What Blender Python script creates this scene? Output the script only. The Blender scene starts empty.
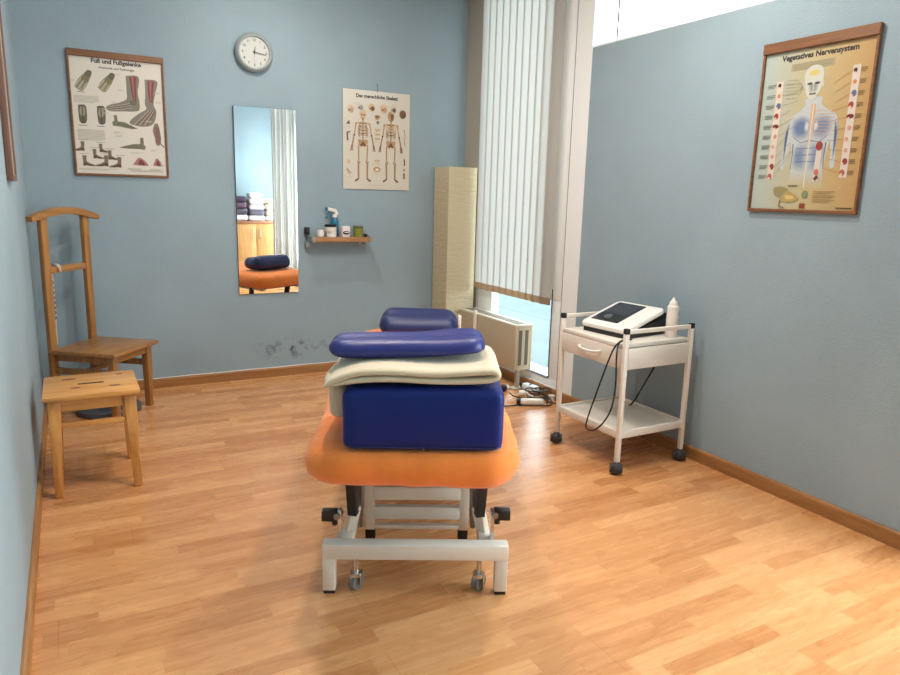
import bpy, bmesh, math, random
from math import sin, cos, pi, radians
from mathutils import Vector, Matrix, noise
random.seed(7)
SC = bpy.context.scene
C = SC.collection
W, D, H, Y0 = 2.875, 4.712, 2.75, -0.62      # room: x 0..W, y Y0..D, z 0..H

# ------------------------------------------------------------------ materials
def srgb(r, g, b):
    f = lambda v: v/12.92 if v <= .04045 else ((v+.055)/1.055)**2.4
    return (f(r/255), f(g/255), f(b/255), 1)
MATS = {}
def nodes(m):
    m.use_nodes = True
    return m.node_tree.nodes, m.node_tree.links, m.node_tree.nodes['Principled BSDF']
def mat(name, rgb, rough=.5, metal=0., bump=0., bscale=200., var=0., vscale=8., spec=.5, coat=0., sheen=0.):
    if name in MATS: return MATS[name]
    m = bpy.data.materials.new(name); MATS[name] = m
    N, L, P = nodes(m)
    col = srgb(*rgb)
    P.inputs['Base Color'].default_value = col
    P.inputs['Roughness'].default_value = rough
    P.inputs['Metallic'].default_value = metal
    P.inputs['Specular IOR Level'].default_value = spec
    P.inputs['Coat Weight'].default_value = coat
    P.inputs['Sheen Weight'].default_value = sheen
    tc = N.new('ShaderNodeTexCoord')
    if var:
        n = N.new('ShaderNodeTexNoise'); n.inputs['Scale'].default_value = vscale; n.inputs['Detail'].default_value = 4
        L.new(tc.outputs['Object'], n.inputs['Vector'])
        r = N.new('ShaderNodeMapRange'); r.inputs['From Min'].default_value = .3; r.inputs['From Max'].default_value = .7
        r.inputs['To Min'].default_value = 1-var; r.inputs['To Max'].default_value = 1+var
        L.new(n.outputs['Fac'], r.inputs['Value'])
        mx = N.new('ShaderNodeMix'); mx.data_type = 'RGBA'; mx.blend_type = 'MULTIPLY'; mx.inputs['Factor'].default_value = 1
        mx.inputs[6].default_value = col; L.new(r.outputs['Result'], mx.inputs[7])
        L.new(mx.outputs[2], P.inputs['Base Color'])
    if bump:
        n = N.new('ShaderNodeTexNoise'); n.inputs['Scale'].default_value = bscale; n.inputs['Detail'].default_value = 3
        L.new(tc.outputs['Object'], n.inputs['Vector'])
        b = N.new('ShaderNodeBump'); b.inputs['Strength'].default_value = bump; b.inputs['Distance'].default_value = .002
        L.new(n.outputs['Fac'], b.inputs['Height']); L.new(b.outputs['Normal'], P.inputs['Normal'])
    return m
def wood(name, dark, light, axis=0, rough=.35, scale=1.):
    if name in MATS: return MATS[name]
    m = bpy.data.materials.new(name); MATS[name] = m
    N, L, P = nodes(m)
    tc = N.new('ShaderNodeTexCoord'); mp = N.new('ShaderNodeMapping')
    s = [22*scale]*3; s[axis] = 1.6*scale
    mp.inputs['Scale'].default_value = s
    L.new(tc.outputs['Object'], mp.inputs['Vector'])
    n = N.new('ShaderNodeTexNoise'); n.inputs['Scale'].default_value = 2.2; n.inputs['Detail'].default_value = 6
    n.inputs['Distortion'].default_value = .6
    L.new(mp.outputs['Vector'], n.inputs['Vector'])
    cr = N.new('ShaderNodeValToRGB'); cr.color_ramp.elements[0].position = .3; cr.color_ramp.elements[1].position = .68
    cr.color_ramp.elements[0].color = srgb(*dark); cr.color_ramp.elements[1].color = srgb(*light)
    L.new(n.outputs['Fac'], cr.inputs['Fac']); L.new(cr.outputs['Color'], P.inputs['Base Color'])
    P.inputs['Roughness'].default_value = rough
    return m
def math_node(N, L, op, a, b=None, c=None):
    n = N.new('ShaderNodeMath'); n.operation = op
    for i, v in enumerate((a, b, c)):
        if v is None: continue
        if isinstance(v, (int, float)): n.inputs[i].default_value = v
        else: L.new(v, n.inputs[i])
    return n.outputs[0]
def wall_mat(name, rgb, stain=False):
    m = bpy.data.materials.new(name); MATS[name] = m
    N, L, P = nodes(m)
    geo = N.new('ShaderNodeNewGeometry')
    n1 = N.new('ShaderNodeTexNoise'); n1.inputs['Scale'].default_value = 130; n1.inputs['Detail'].default_value = 3
    n2 = N.new('ShaderNodeTexNoise'); n2.inputs['Scale'].default_value = 2.2; n2.inputs['Detail'].default_value = 5
    L.new(geo.outputs['Position'], n1.inputs['Vector']); L.new(geo.outputs['Position'], n2.inputs['Vector'])
    cr = N.new('ShaderNodeValToRGB'); cr.color_ramp.elements[0].position = .3; cr.color_ramp.elements[1].position = .7
    a = srgb(*[v*.965 for v in rgb]); b = srgb(*[min(255, v*1.02) for v in rgb])
    cr.color_ramp.elements[0].color = a; cr.color_ramp.elements[1].color = b
    L.new(n2.outputs['Fac'], cr.inputs['Fac'])
    out = cr.outputs['Color']
    if stain:                                     # scuffs low on the wall
        d = N.new('ShaderNodeVectorMath'); d.operation = 'SUBTRACT'; d.inputs[1].default_value = (1.52, D, .19)
        L.new(geo.outputs['Position'], d.inputs[0])
        s = N.new('ShaderNodeVectorMath'); s.operation = 'MULTIPLY'; s.inputs[1].default_value = (3.2, 0, 11)
        L.new(d.outputs[0], s.inputs[0])
        ln = N.new('ShaderNodeVectorMath'); ln.operation = 'LENGTH'; L.new(s.outputs[0], ln.inputs[0])
        n3 = N.new('ShaderNodeTexNoise'); n3.inputs['Scale'].default_value = 26; n3.inputs['Detail'].default_value = 5
        L.new(geo.outputs['Position'], n3.inputs['Vector'])
        k = math_node(N, L, 'SUBTRACT', 1.0, ln.outputs['Value'])
        k = math_node(N, L, 'MAXIMUM', k, 0.0)
        g = N.new('ShaderNodeMapRange'); g.inputs['From Min'].default_value = .5; g.inputs['From Max'].default_value = .66
        L.new(n3.outputs['Fac'], g.inputs['Value'])
        k = math_node(N, L, 'MULTIPLY', k, g.outputs[0])
        mx = N.new('ShaderNodeMix'); mx.data_type = 'RGBA'; L.new(k, mx.inputs['Factor'])
        L.new(out, mx.inputs[6]); mx.inputs[7].default_value = srgb(60, 65, 68); out = mx.outputs[2]
    L.new(out, P.inputs['Base Color'])
    P.inputs['Roughness'].default_value = .62
    P.inputs['Specular IOR Level'].default_value = .3
    bp = N.new('ShaderNodeBump'); bp.inputs['Strength'].default_value = .6; bp.inputs['Distance'].default_value = .002
    L.new(n1.outputs['Fac'], bp.inputs['Height']); L.new(bp.outputs['Normal'], P.inputs['Normal'])
    return m
def floor_mat():
    m = bpy.data.materials.new('beech_laminate'); N, L, P = nodes(m)
    geo = N.new('ShaderNodeNewGeometry'); sp = N.new('ShaderNodeSeparateXYZ'); L.new(geo.outputs['Position'], sp.inputs[0])
    x, y = sp.outputs['X'], sp.outputs['Y']
    ys = math_node(N, L, 'DIVIDE', math_node(N, L, 'ADD', y, 10.02), .0645)
    row = math_node(N, L, 'FLOOR', ys)
    fy = math_node(N, L, 'FRACT', ys)
    w1 = N.new('ShaderNodeTexWhiteNoise'); w1.noise_dimensions = '1D'; L.new(row, w1.inputs['W'])
    xo = math_node(N, L, 'ADD', math_node(N, L, 'DIVIDE', x, .43), math_node(N, L, 'MULTIPLY', w1.outputs['Value'], 7.0))
    seg = math_node(N, L, 'FLOOR', xo); fx = math_node(N, L, 'FRACT', xo)
    cb = N.new('ShaderNodeCombineXYZ'); L.new(row, cb.inputs[0]); L.new(seg, cb.inputs[1])
    w2 = N.new('ShaderNodeTexWhiteNoise'); w2.noise_dimensions = '2D'; L.new(cb.outputs[0], w2.inputs['Vector'])
    # grain, shifted per strip
    off = N.new('ShaderNodeCombineXYZ')
    L.new(math_node(N, L, 'MULTIPLY', w2.outputs['Value'], 40.0), off.inputs[2])
    L.new(math_node(N, L, 'MULTIPLY', x, 2.6), off.inputs[0]); L.new(math_node(N, L, 'MULTIPLY', y, 30.0), off.inputs[1])
    gr = N.new('ShaderNodeTexNoise'); gr.inputs['Scale'].default_value = 1.0; gr.inputs['Detail'].default_value = 6; gr.inputs['Roughness'].default_value = .6
    gr.inputs['Distortion'].default_value = .8
    L.new(off.outputs[0], gr.inputs['Vector'])
    # cathedral figure
    off2 = N.new('ShaderNodeCombineXYZ')
    L.new(math_node(N, L, 'MULTIPLY', w2.outputs['Value'], 60.0), off2.inputs[2])
    L.new(math_node(N, L, 'MULTIPLY', x, 2.2), off2.inputs[0]); L.new(math_node(N, L, 'MULTIPLY', y, 13.0), off2.inputs[1])
    g2 = N.new('ShaderNodeTexNoise'); g2.inputs['Scale'].default_value = 1.0; g2.inputs['Detail'].default_value = 1; L.new(off2.outputs[0], g2.inputs['Vector'])
    rings = math_node(N, L, 'FRACT', math_node(N, L, 'MULTIPLY', g2.outputs['Fac'], 9.0))
    rings = math_node(N, L, 'POWER', rings, 5.0)
    tone = math_node(N, L, 'ADD', math_node(N, L, 'ADD', math_node(N, L, 'MULTIPLY', w2.outputs['Value'], .40), .02), math_node(N, L, 'MULTIPLY', gr.outputs['Fac'], .58))
    tone = math_node(N, L, 'SUBTRACT', tone, math_node(N, L, 'MULTIPLY', rings, .17))
    cr = N.new('ShaderNodeValToRGB'); cr.color_ramp.elements[0].position = .12; cr.color_ramp.elements[1].position = .86
    cr.color_ramp.elements[0].color = srgb(176, 112, 64); cr.color_ramp.elements[1].color = srgb(226, 168, 114)
    e = cr.color_ramp.elements.new(.5); e.color = srgb(207, 146, 94)
    L.new(tone, cr.inputs['Fac'])
    # strip joints and board ends
    j1 = math_node(N, L, 'LESS_THAN', fy, .03); j2 = math_node(N, L, 'LESS_THAN', fx, .005)
    j = math_node(N, L, 'MULTIPLY', math_node(N, L, 'MAXIMUM', j1, j2), .16)
    board = math_node(N, L, 'FLOOR', math_node(N, L, 'DIVIDE', row, 3.0))
    w3 = N.new('ShaderNodeTexWhiteNoise'); w3.noise_dimensions = '1D'; L.new(board, w3.inputs['W'])
    bx_ = math_node(N, L, 'FRACT', math_node(N, L, 'ADD', math_node(N, L, 'DIVIDE', x, 1.29), w3.outputs['Value']))
    j3 = math_node(N, L, 'MULTIPLY', math_node(N, L, 'LESS_THAN', bx_, .0018), .42)
    j = math_node(N, L, 'MAXIMUM', j, j3)
    mx = N.new('ShaderNodeMix'); mx.data_type = 'RGBA'; L.new(j, mx.inputs['Factor'])
    L.new(cr.outputs['Color'], mx.inputs[6]); mx.inputs[7].default_value = srgb(96, 58, 34)
    L.new(mx.outputs[2], P.inputs['Base Color'])
    rr = N.new('ShaderNodeMapRange'); rr.inputs['To Min'].default_value = .2; rr.inputs['To Max'].default_value = .34
    L.new(gr.outputs['Fac'], rr.inputs['Value']); L.new(rr.outputs[0], P.inputs['Roughness'])
    P.inputs['Specular IOR Level'].default_value = .5
    return m

M_WALL = wall_mat('blue_plaster', (147, 165, 174)); M_WALLB = wall_mat('blue_plaster_scuffed', (147, 165, 174), True)
M_WHITE = mat('white_lacquer', (232, 230, 224), .3)
M_CEIL = mat('ceiling_white', (238, 237, 232), .8)
M_COL = mat('white_wall_paint', (240, 240, 238), .6, bump=.1)
M_CREAM = mat('cream_paint', (178, 170, 156), .6)
M_BASE = wood('beech_baseboard', (142, 96, 52), (168, 118, 70), 0, .35)
M_BASEY = wood('beech_baseboard_y', (142, 96, 52), (168, 118, 70), 1, .35)
M_PVC = mat('white_pvc_frame', (242, 244, 243), .3)
M_DARK = mat('dark_gasket', (48, 50, 52), .6)
M_BLACK = mat('black_plastic', (22, 22, 24), .38)
M_RUB = mat('grey_rubber', (46, 43, 42), .6)
M_CHROME = mat('chrome', (205, 205, 205), .18, 1.)
M_STEEL = mat('brushed_steel', (150, 150, 148), .35, 1.)
M_CAULK = mat('white_caulk', (225, 222, 214), .6)
M_CHAIR = wood('oak_lacquer', (136, 90, 44), (172, 122, 68), 2, .32)
M_CHAIRX = wood('oak_lacquer_x', (136, 90, 44), (172, 122, 68), 0, .32)
M_PINE = wood('pine_lacquer', (192, 128, 62), (222, 165, 96), 0, .3)
M_PINEZ = wood('pine_lacquer_z', (186, 122, 58), (214, 154, 86), 2, .3)
M_KNOT = mat('pine_knot', (120, 62, 28), .4)
M_HOLE = mat('handle_slot', (70, 38, 18), .8)
M_VINYL = mat('navy_vinyl', (15, 35, 106), .38, bump=.25, bscale=350, spec=.25)
M_VINYL2 = mat('dark_navy_vinyl', (28, 38, 86), .42, bump=.25, bscale=350, spec=.5)
M_ORANGE = mat('orange_terry', (246, 134, 50), .9, bump=.8, bscale=260, var=.07, vscale=14, sheen=.3)
M_FLEECE = mat('beige_fleece', (208, 188, 156), .95, bump=.6, bscale=240, var=.04, sheen=.4)
M_FRAMEG = mat('light_grey_powder_coat', (228, 218, 204), .4)
M_CART = mat('white_powder_coat', (234, 226, 214), .35)
M_LAMINATE = mat('white_laminate', (226, 218, 206), .4)
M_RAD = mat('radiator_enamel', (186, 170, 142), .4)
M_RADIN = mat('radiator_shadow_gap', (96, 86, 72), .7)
M_WOODFR = wood('chart_frame_wood', (108, 68, 40), (136, 90, 54), 0, .4)
M_PAPER = mat('chart_paper', (216, 207, 194), .3)
M_CREAMP = mat('skeleton_chart_paper', (208, 199, 184), .22)
M_SHELF = wood('shelf_beech', (150, 102, 62), (182, 130, 86), 0, .4)
M_CABLE = mat('black_cable', (24, 23, 24), .5)

def glass_mat():
    m = bpy.data.materials.new('window_glass'); m.use_nodes = True; N, L = m.node_tree.nodes, m.node_tree.links
    N.remove(N['Principled BSDF']); o = N['Material Output']
    t = N.new('ShaderNodeBsdfTransparent'); t.inputs[0].default_value = (.93, .97, .97, 1)
    g = N.new('ShaderNodeBsdfGlossy'); g.inputs['Roughness'].default_value = .02
    fr = N.new('ShaderNodeLayerWeight'); fr.inputs['Blend'].default_value = .5
    k = math_node(N, L, 'MULTIPLY_ADD', math_node(N, L, 'POWER', fr.outputs['Facing'], 5.0), .6, .04)
    mx = N.new('ShaderNodeMixShader'); L.new(k, mx.inputs[0]); L.new(t.outputs[0], mx.inputs[1]); L.new(g.outputs[0], mx.inputs[2])
    L.new(mx.outputs[0], o.inputs['Surface']); return m
M_GLASS = glass_mat()
def mirror_mat():
    m = mat('mirror_silver', (236, 240, 240), .0, 1.); MATS['mirror_silver'].node_tree.nodes['Principled BSDF'].inputs['Roughness'].default_value = 0.0
    return m
def translucent_mat(name, rgb, trans, w=.5, weave=0, paper=False):
    m = bpy.data.materials.new(name); m.use_nodes = True; N, L = m.node_tree.nodes, m.node_tree.links
    N.remove(N['Principled BSDF']); o = N['Material Output']
    d = N.new('ShaderNodeBsdfDiffuse'); d.inputs[0].default_value = srgb(*rgb)
    t = N.new('ShaderNodeBsdfTranslucent'); t.inputs[0].default_value = srgb(*trans)
    mx = N.new('ShaderNodeMixShader'); mx.inputs[0].default_value = w
    L.new(d.outputs[0], mx.inputs[1]); L.new(t.outputs[0], mx.inputs[2]); L.new(mx.outputs[0], o.inputs['Surface'])
    tc = N.new('ShaderNodeTexCoord'); n = N.new('ShaderNodeTexNoise'); mp = N.new('ShaderNodeMapping')
    mp.inputs['Scale'].default_value = (14, 14, 70) if paper else (300, 300, 40)
    n.inputs['Scale'].default_value = 1.; n.inputs['Detail'].default_value = 4
    L.new(tc.outputs['Object'], mp.inputs[0]); L.new(mp.outputs[0], n.inputs['Vector'])
    b = N.new('ShaderNodeBump'); b.inputs['Strength'].default_value = .9 if paper else .2; b.inputs['Distance'].default_value = .006 if paper else .001
    L.new(n.outputs['Fac'], b.inputs['Height']); L.new(b.outputs[0], d.inputs['Normal']); L.new(b.outputs[0], t.inputs['Normal'])
    return m
M_SLAT = translucent_mat('blind_fabric', (196, 191, 184), (182, 178, 172), .45)
M_HEM = mat('blind_hem_fabric', (176, 152, 128), .8)
M_LAMPP = translucent_mat('crinkled_rice_paper', (220, 206, 174), (215, 198, 162), .25, paper=True)

# ------------------------------------------------------------------ mesh helpers
def B(): return bmesh.new()
def obj(name, bm, m, parent=None, smooth=True, angle=40, loc=None, rot=None):
    me = bpy.data.meshes.new(name)
    bmesh.ops.recalc_face_normals(bm, faces=bm.faces)
    bm.to_mesh(me); bm.free()
    for x in (m if isinstance(m, (list, tuple)) else [m]): me.materials.append(x)
    if smooth:
        me.shade_smooth(); me.set_sharp_from_angle(angle=radians(angle))
    o = bpy.data.objects.new(name, me); C.objects.link(o)
    if parent: o.parent = parent
    if loc: o.location = loc
    if rot: o.rotation_euler = rot
    return o
def tag(o, label, cat, group=None, kind=None):
    o['label'] = label; o['category'] = cat
    if group: o['group'] = group
    if kind: o['kind'] = kind
    return o
def thing(name, label, cat, loc=(0, 0, 0), rot=(0, 0, 0), group=None):
    o = bpy.data.objects.new(name, None); C.objects.link(o); o.empty_display_size = .1
    o.location = loc; o.rotation_euler = rot
    return tag(o, label, cat, group)
def struct(name, bm, m, parent=None, **k):
    o = obj(name, bm, m, parent, **k)
    if not parent: o['kind'] = 'structure'
    return o
def box(bm, x0, y0, z0, x1, y1, z1, bev=0., seg=2, mi=0, M=None):
    t = bmesh.new()
    bmesh.ops.create_cube(t, size=1)
    for v in t.verts:
        v.co = Vector((x0+(v.co.x+.5)*(x1-x0), y0+(v.co.y+.5)*(y1-y0), z0+(v.co.z+.5)*(z1-z0)))
    if bev: bmesh.ops.bevel(t, geom=list(t.edges), offset=bev, segments=seg, profile=.5, affect='EDGES')
    return merge(bm, t, mi, M)
def merge(bm, t, mi=0, M=None):
    mp = {}
    for v in t.verts: mp[v] = bm.verts.new(M @ v.co if M else v.co)
    for f in t.faces:
        try:
            nf = bm.faces.new([mp[v] for v in f.verts]); nf.material_index = mi if mi is not None else f.material_index
        except ValueError:     t.free(); return bm
def frame_z(d):
    d = Vector(d).normalized(); a = Vector((0, 0, 1)) if abs(d.z) < .9 else Vector((1, 0, 0))
    x = a.cross(d).normalized(); y = d.cross(x); return x, y, d
def cyl(bm, p0, p1, r0, r1=None, seg=20, mi=0, caps=True):
    r1 = r0 if r1 is None else r1
    p0, p1 = Vector(p0), Vector(p1); x, y, d = frame_z(p1-p0)
    A = [bm.verts.new(p0+r0*(cos(2*pi*i/seg)*x+sin(2*pi*i/seg)*y)) for i in range(seg)]
    E_ = [bm.verts.new(p1+r1*(cos(2*pi*i/seg)*x+sin(2*pi*i/seg)*y)) for i in range(seg)]
    fs = [bm.faces.new((A[i], A[(i+1) % seg], E_[(i+1) % seg], E_[i])) for i in range(seg)]
    if caps: fs += [bm.faces.new(A[::-1]), bm.faces.new(E_)]
    for f in fs: f.material_index = mi
    return bm
def lathe(bm, prof, origin=(0, 0, 0), axis=(0, 0, 1), seg=28, mi=0):
    o = Vector(origin); x, y, d = frame_z(axis); rings = []
    for r, h in prof:
        if r < 1e-6: rings.append([bm.verts.new(o+d*h)])
        else: rings.append([bm.verts.new(o+d*h+r*(cos(2*pi*i/seg)*x+sin(2*pi*i/seg)*y)) for i in range(seg)])
    for a, b in zip(rings, rings[1:]):
        for i in range(seg):
            j = (i+1) % seg
            q = [a[i % len(a)], a[j % len(a)], b[j % len(b)], b[i % len(b)]]
            q = [v for k, v in enumerate(q) if v not in q[:k]]
            if len(q) > 2: bm.faces.new(q).material_index = mi
    return bm
def catmull(pts, n=8):
    P = [Vector(p) for p in pts]; out = []
    for i in range(len(P)-1):
        a, b, c, d = P[max(0, i-1)], P[i], P[i+1], P[min(len(P)-1, i+2)]
        for k in range(n):
            t = k/n
            out.append(.5*((2*b)+(-a+c)*t+(2*a-5*b+4*c-d)*t*t+(-a+3*b-3*c+d)*t**3))
    out.append(P[-1]); return out
def tube(bm, pts, r, n=8, seg=8, mi=0, smooth=True):
    P = catmull(pts, n) if smooth else [Vector(p) for p in pts]
    up = None; rings = []
    for i, p in enumerate(P):
        d = (P[min(i+1, len(P)-1)]-P[max(i-1, 0)]).normalized()
        if up is None: x, y, _ = frame_z(d)
        else:
            x = (up-d*up.dot(d)).normalized(); y = d.cross(x)
        up = x
        rr = r(i/(len(P)-1)) if callable(r) else r
        rings.append([bm.verts.new(p+rr*(cos(2*pi*k/seg)*x+sin(2*pi*k/seg)*y)) for k in range(seg)])
    for a, b in zip(rings, rings[1:]):
        for k in range(seg): bm.faces.new((a[k], a[(k+1) % seg], b[(k+1) % seg], b[k])).material_index = mi
    bm.faces.new(rings[0][::-1]).material_index = mi; bm.faces.new(rings[-1]).material_index = mi
    return bm
def prism(bm, poly, z0, z1, mi=0, M=None):
    M = M or Matrix.Identity(4)
    a = [bm.verts.new(M @ Vector((x, y, z0))) for x, y in poly]; b = [bm.verts.new(M @ Vector((x, y, z1))) for x, y in poly]
    fs = [bm.faces.new(a[::-1]), bm.faces.new(b)]
    n = len(poly)
    for i in range(n): fs.append(bm.faces.new((a[i], a[(i+1) % n], b[(i+1) % n], b[i])))
    for f in fs: f.material_index = mi
    return bm
def beam(bm, p0, p1, wx, wy, mi=0, up=(0, 0, 1), bev=0., t1=1.):
    """square bar from p0 to p1; wx across, wy along 'up'; t1 = taper at the far end"""
    p0, p1 = Vector(p0), Vector(p1); d = p1-p0; l = d.length; d.normalize()
    u = Vector(up); u = (u-d*u.dot(d)).normalized() if abs(u.normalized().dot(d)) < .99 else frame_z(d)[1]
    s = d.cross(u)
    M = Matrix(((s.x, u.x, d.x, p0.x), (s.y, u.y, d.y, p0.y), (s.z, u.z, d.z, p0.z), (0, 0, 0, 1)))
    t = bmesh.new(); bmesh.ops.create_cube(t, size=1)
    for v in t.verts:
        k = t1 if v.co.z > 0 else 1.
        v.co = Vector((v.co.x*wx*k, v.co.y*wy*k, (v.co.z+.5)*l))
    if bev: bmesh.ops.bevel(t, geom=list(t.edges), offset=bev, segments=2, profile=.5, affect='EDGES')
    return merge(bm, t, mi, M)
def rcush(bm, c, size, r, n=14, fn=None, M=None, mi=0):
    """soft rounded block: subdivided cube mapped on a rounded box, then deformed by fn"""
    t = bmesh.new(); bmesh.ops.create_cube(t, size=2)
    bmesh.ops.subdivide_edges(t, edges=list(t.edges), cuts=n, use_grid_fill=True)
    h = Vector(size)*.5
    for v in t.verts:
        q = Vector([math.copysign(1-(1-abs(v.co[i]))**1.8, v.co[i])*h[i] for i in range(3)])   # crowd samples near the edges
        inner = Vector([max(-h[i]+r, min(h[i]-r, q[i])) for i in range(3)])
        d = q-inner
        # the sample sits on the cube: push onto the sphere of radius r
        k = Vector([0, 0, 0])
        for i in range(3):
            k[i] = d[i]
        p = inner+(k.normalized()*r if k.length > 1e-9 else k)
        v.co = p
        if fn: v.co = Vector(fn(p, h))
        v.co += Vector(c)
    return merge(bm, t, mi, M)
def rrect(hx, hy, rc, n=8, cx=0, cy=0):
    out = []
    for sx, sy, a0 in ((1, 1, 0), (-1, 1, 90), (-1, -1, 180), (1, -1, 270)):
        for i in range(n+1):
            a = radians(a0+90*i/n); out.append((cx+sx*(hx-rc)+rc*cos(a), cy+sy*(hy-rc)+rc*sin(a)))
    return out
def slab(bm, hx, hy, rc, prof, cx=0, cy=0, n=10, dens=.03, fn=None, mi=0):
    """rounded-rectangle body; prof = [(inset, z)...] from bottom centre edge to top"""
    rings = []
    for ins, z in prof:
        pts = rrect(hx-ins, hy-ins, max(.004, rc-ins*.6), n, cx, cy)
        full = []
        for i, p in enumerate(pts):
            q = pts[(i+1) % len(pts)]
            k = int(2*(hx if (i//(n+1)) % 2 == 0 else hy)/dens) if i % (n+1) == n else 1
            for j in range(k): full.append((p[0]+(q[0]-p[0])*j/k, p[1]+(q[1]-p[1])*j/k))
        rings.append([Vector((x, y, z)) for x, y in full])
    V = [[bm.verts.new(fn(p) if fn else p) for p in r] for r in rings]
    for a, b in zip(V, V[1:]):
        m = len(a)
        for i in range(m): bm.faces.new((a[i], a[(i+1) % m], b[(i+1) % m], b[i])).material_index = mi
    bm.faces.new(V[0][::-1]).material_index = mi; bm.faces.new(V[-1]).material_index = mi
    return bm
def copy_thing(root, loc, rz=None, label=None):
    r = root.copy(); C.objects.link(r); r.location = loc
    if rz is not None: r.rotation_euler = (0, 0, rz)
    if label: r['label'] = label
    for ch in root.children:
        c = ch.copy(); C.objects.link(c); c.parent = r
        for g in ch.children:
            d = g.copy(); C.objects.link(d); d.parent = c
    return r
FONT_CACHE = {}
def text_polys(s, size, bold=0.):
    cu = bpy.data.curves.new('t', 'FONT'); cu.body = s; cu.size = size; cu.offset = bold; cu.align_x = 'CENTER'; cu.resolution_u = 3
    o = bpy.data.objects.new('t', cu); C.objects.link(o)
    dg = bpy.context.evaluated_depsgraph_get(); me = bpy.data.meshes.new_from_object(o.evaluated_get(dg))
    vs = [v.co.copy() for v in me.vertices]; fs = [tuple(p.vertices) for p in me.polygons]
    bpy.data.objects.remove(o); bpy.data.curves.remove(cu); bpy.data.meshes.remove(me)
    return vs, fs

# ------------------------------------------------------------------ room shell
b = B(); box(b, 0, Y0, -.1, W, D, 0); fl = struct('floor', b, floor_mat(), smooth=False)
b = B(); box(b, -.12, Y0-.12, H, W+.15, D+.12, H+.1); struct('ceiling', b, M_CEIL, smooth=False)
b = B(); box(b, -.12, Y0-.12, -.1, 0, D+.12, H); struct('wall_left', b, M_WALL, smooth=False)
b = B(); box(b, 0, D, -.1, W+.15, D+.12, H); struct('wall_back', b, M_WALLB, smooth=False)
b = B(); box(b, 0, Y0-.12, -.1, W+.15, Y0, H); struct('wall_front', b, M_WALL, smooth=False)
ZT, YC0, YC1, YB1 = 2.112, 3.284, 3.431, 4.47      # transom sill; column; blind window left end
b = B(); box(b, W, 1.15, -.1, W+.15, YC0, ZT); box(b, W, Y0, -.1, W+.15, 1.15, .18); box(b, W, Y0, .18, W+.15, -.55, ZT); box(b, W, Y0, 2.66, W+.15, YC0, H); struct('wall_right', b, M_WALL, smooth=False)
b = B(); box(b, W-.002, YC0, -.1, W+.15, YC1, H); struct('trim_1', b, M_COL, smooth=False)            # white post
b = B(); box(b, W, YB1, -.1, W+.15, D, H); struct('trim_2', b, M_CREAM, smooth=False)                 # cream strip by the corner
b = B(); box(b, W, YC1, -.1, W+.15, YB1, .064); struct('trim_3', b, M_COL, smooth=False)
bz, bt = .064, .016
def prof_base(bm, a, c, n):            # a->c along the wall, n = into the room
    a, c, n = Vector(a), Vector(c), Vector(n)
    pr = [(0, 0), (bt, 0), (bt, bz-.012), (bt-.003, bz-.004), (bt-.009, bz), (0, bz)]
    A = [bm.verts.new(a+n*x+Vector((0, 0, z))) for x, z in pr]; E_ = [bm.verts.new(c+n*x+Vector((0, 0, z))) for x, z in pr]
    k = len(pr)
    for i in range(k): bm.faces.new((A[i], A[(i+1) % k], E_[(i+1) % k], E_[i]))
    bm.faces.new(A[::-1]); bm.faces.new(E_)
b = B(); prof_base(b, (0, Y0, 0), (0, D, 0), (1, 0, 0)); struct('baseboard_left', b, M_BASEY, smooth=False)
b = B(); prof_base(b, (bt, D, 0), (W-bt, D, 0), (0, -1, 0)); bb = struct('baseboard_back', b, M_BASE, smooth=False)
b = B(); tube(b, [(bt+i*.1, D-.006, bz+.0005+.0012*sin(i*1.7)) for i in range(28)], .0035, 3, 6); obj('caulk_line', b, M_CAULK, bb)
b = B(); prof_base(b, (W, Y0, 0), (W, D, 0), (-1, 0, 0)); struct('baseboard_right', b, M_BASEY, smooth=False)

# window 1: tall fixed light behind the blind
b = B()
X1, X2 = W+.012, W+.075
box(b, X1, YC1+.006, .064, X2, YB1, .116, .004); box(b, X1, YC1+.006, .116, X2, 3.545, .63, .004); box(b, X1, 4.275, .116, X2, YB1, .60, .004); box(b, X1, YC1+.006, .63, X2, 3.64, H, .004); box(b, X1, 4.425, .60, X2, YB1, H, .004)
w1 = struct('window_1', b, M_PVC)
b = B(); box(b, W+.04, 3.545, .116, W+.048, 4.425, H); obj('glass_pane', b, M_GLASS, w1, smooth=False)
b = B(); box(b, W-.001, YC1, .064, X2, YC1+.006, H); box(b, X1-.003, 3.545, .114, X1+.02, 3.55, .7); box(b, X1-.003, 3.545, .112, X1+.02, 4.275, .118); obj('gasket', b, M_DARK, w1, smooth=False)
# window 2: transom over the blue wall
b = B()
box(b, W+.004, Y0, ZT, W+.15, YC0, ZT+.012); box(b, W+.07, Y0, ZT+.012, W+.13, YC0, ZT+.02)
box(b, W+.07, Y0, 2.615, W+.13, YC0, 2.66, .004)
pass
for y in (2.05, .85, -.3): box(b, W+.07, y, ZT+.03, W+.13, y+.06, 2.63, .004)
w2 = struct('window_2', b, M_PVC)
b = B(); box(b, W+.1, Y0, ZT+.02, W+.108, YC0, 2.62); obj('glass_pane', b, M_GLASS, w2, smooth=False)
b = B(); box(b, W+.064, 3.16, ZT+.012, W+.07, 3.167, 2.64); obj('gasket', b, M_DARK, w2, smooth=False)
# window 3: by the camera, out of the frame, behind the curtain end
b = B()
for q in ((-.55, .18, 1.15, .235), (-.55, 2.06, 1.15, ZT), (-.55, .235, -.495, 2.06), (1.095, .235, 1.15, 2.06)): box(b, W+.06, q[0], q[1], W+.12, q[2], q[3], .004)
w3 = struct('window_3', b, M_PVC)
b = B(); box(b, W+.09, -.495, .235, W+.098, 1.095, 2.06); obj('glass_pane', b, M_GLASS, w3, smooth=False)
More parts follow.
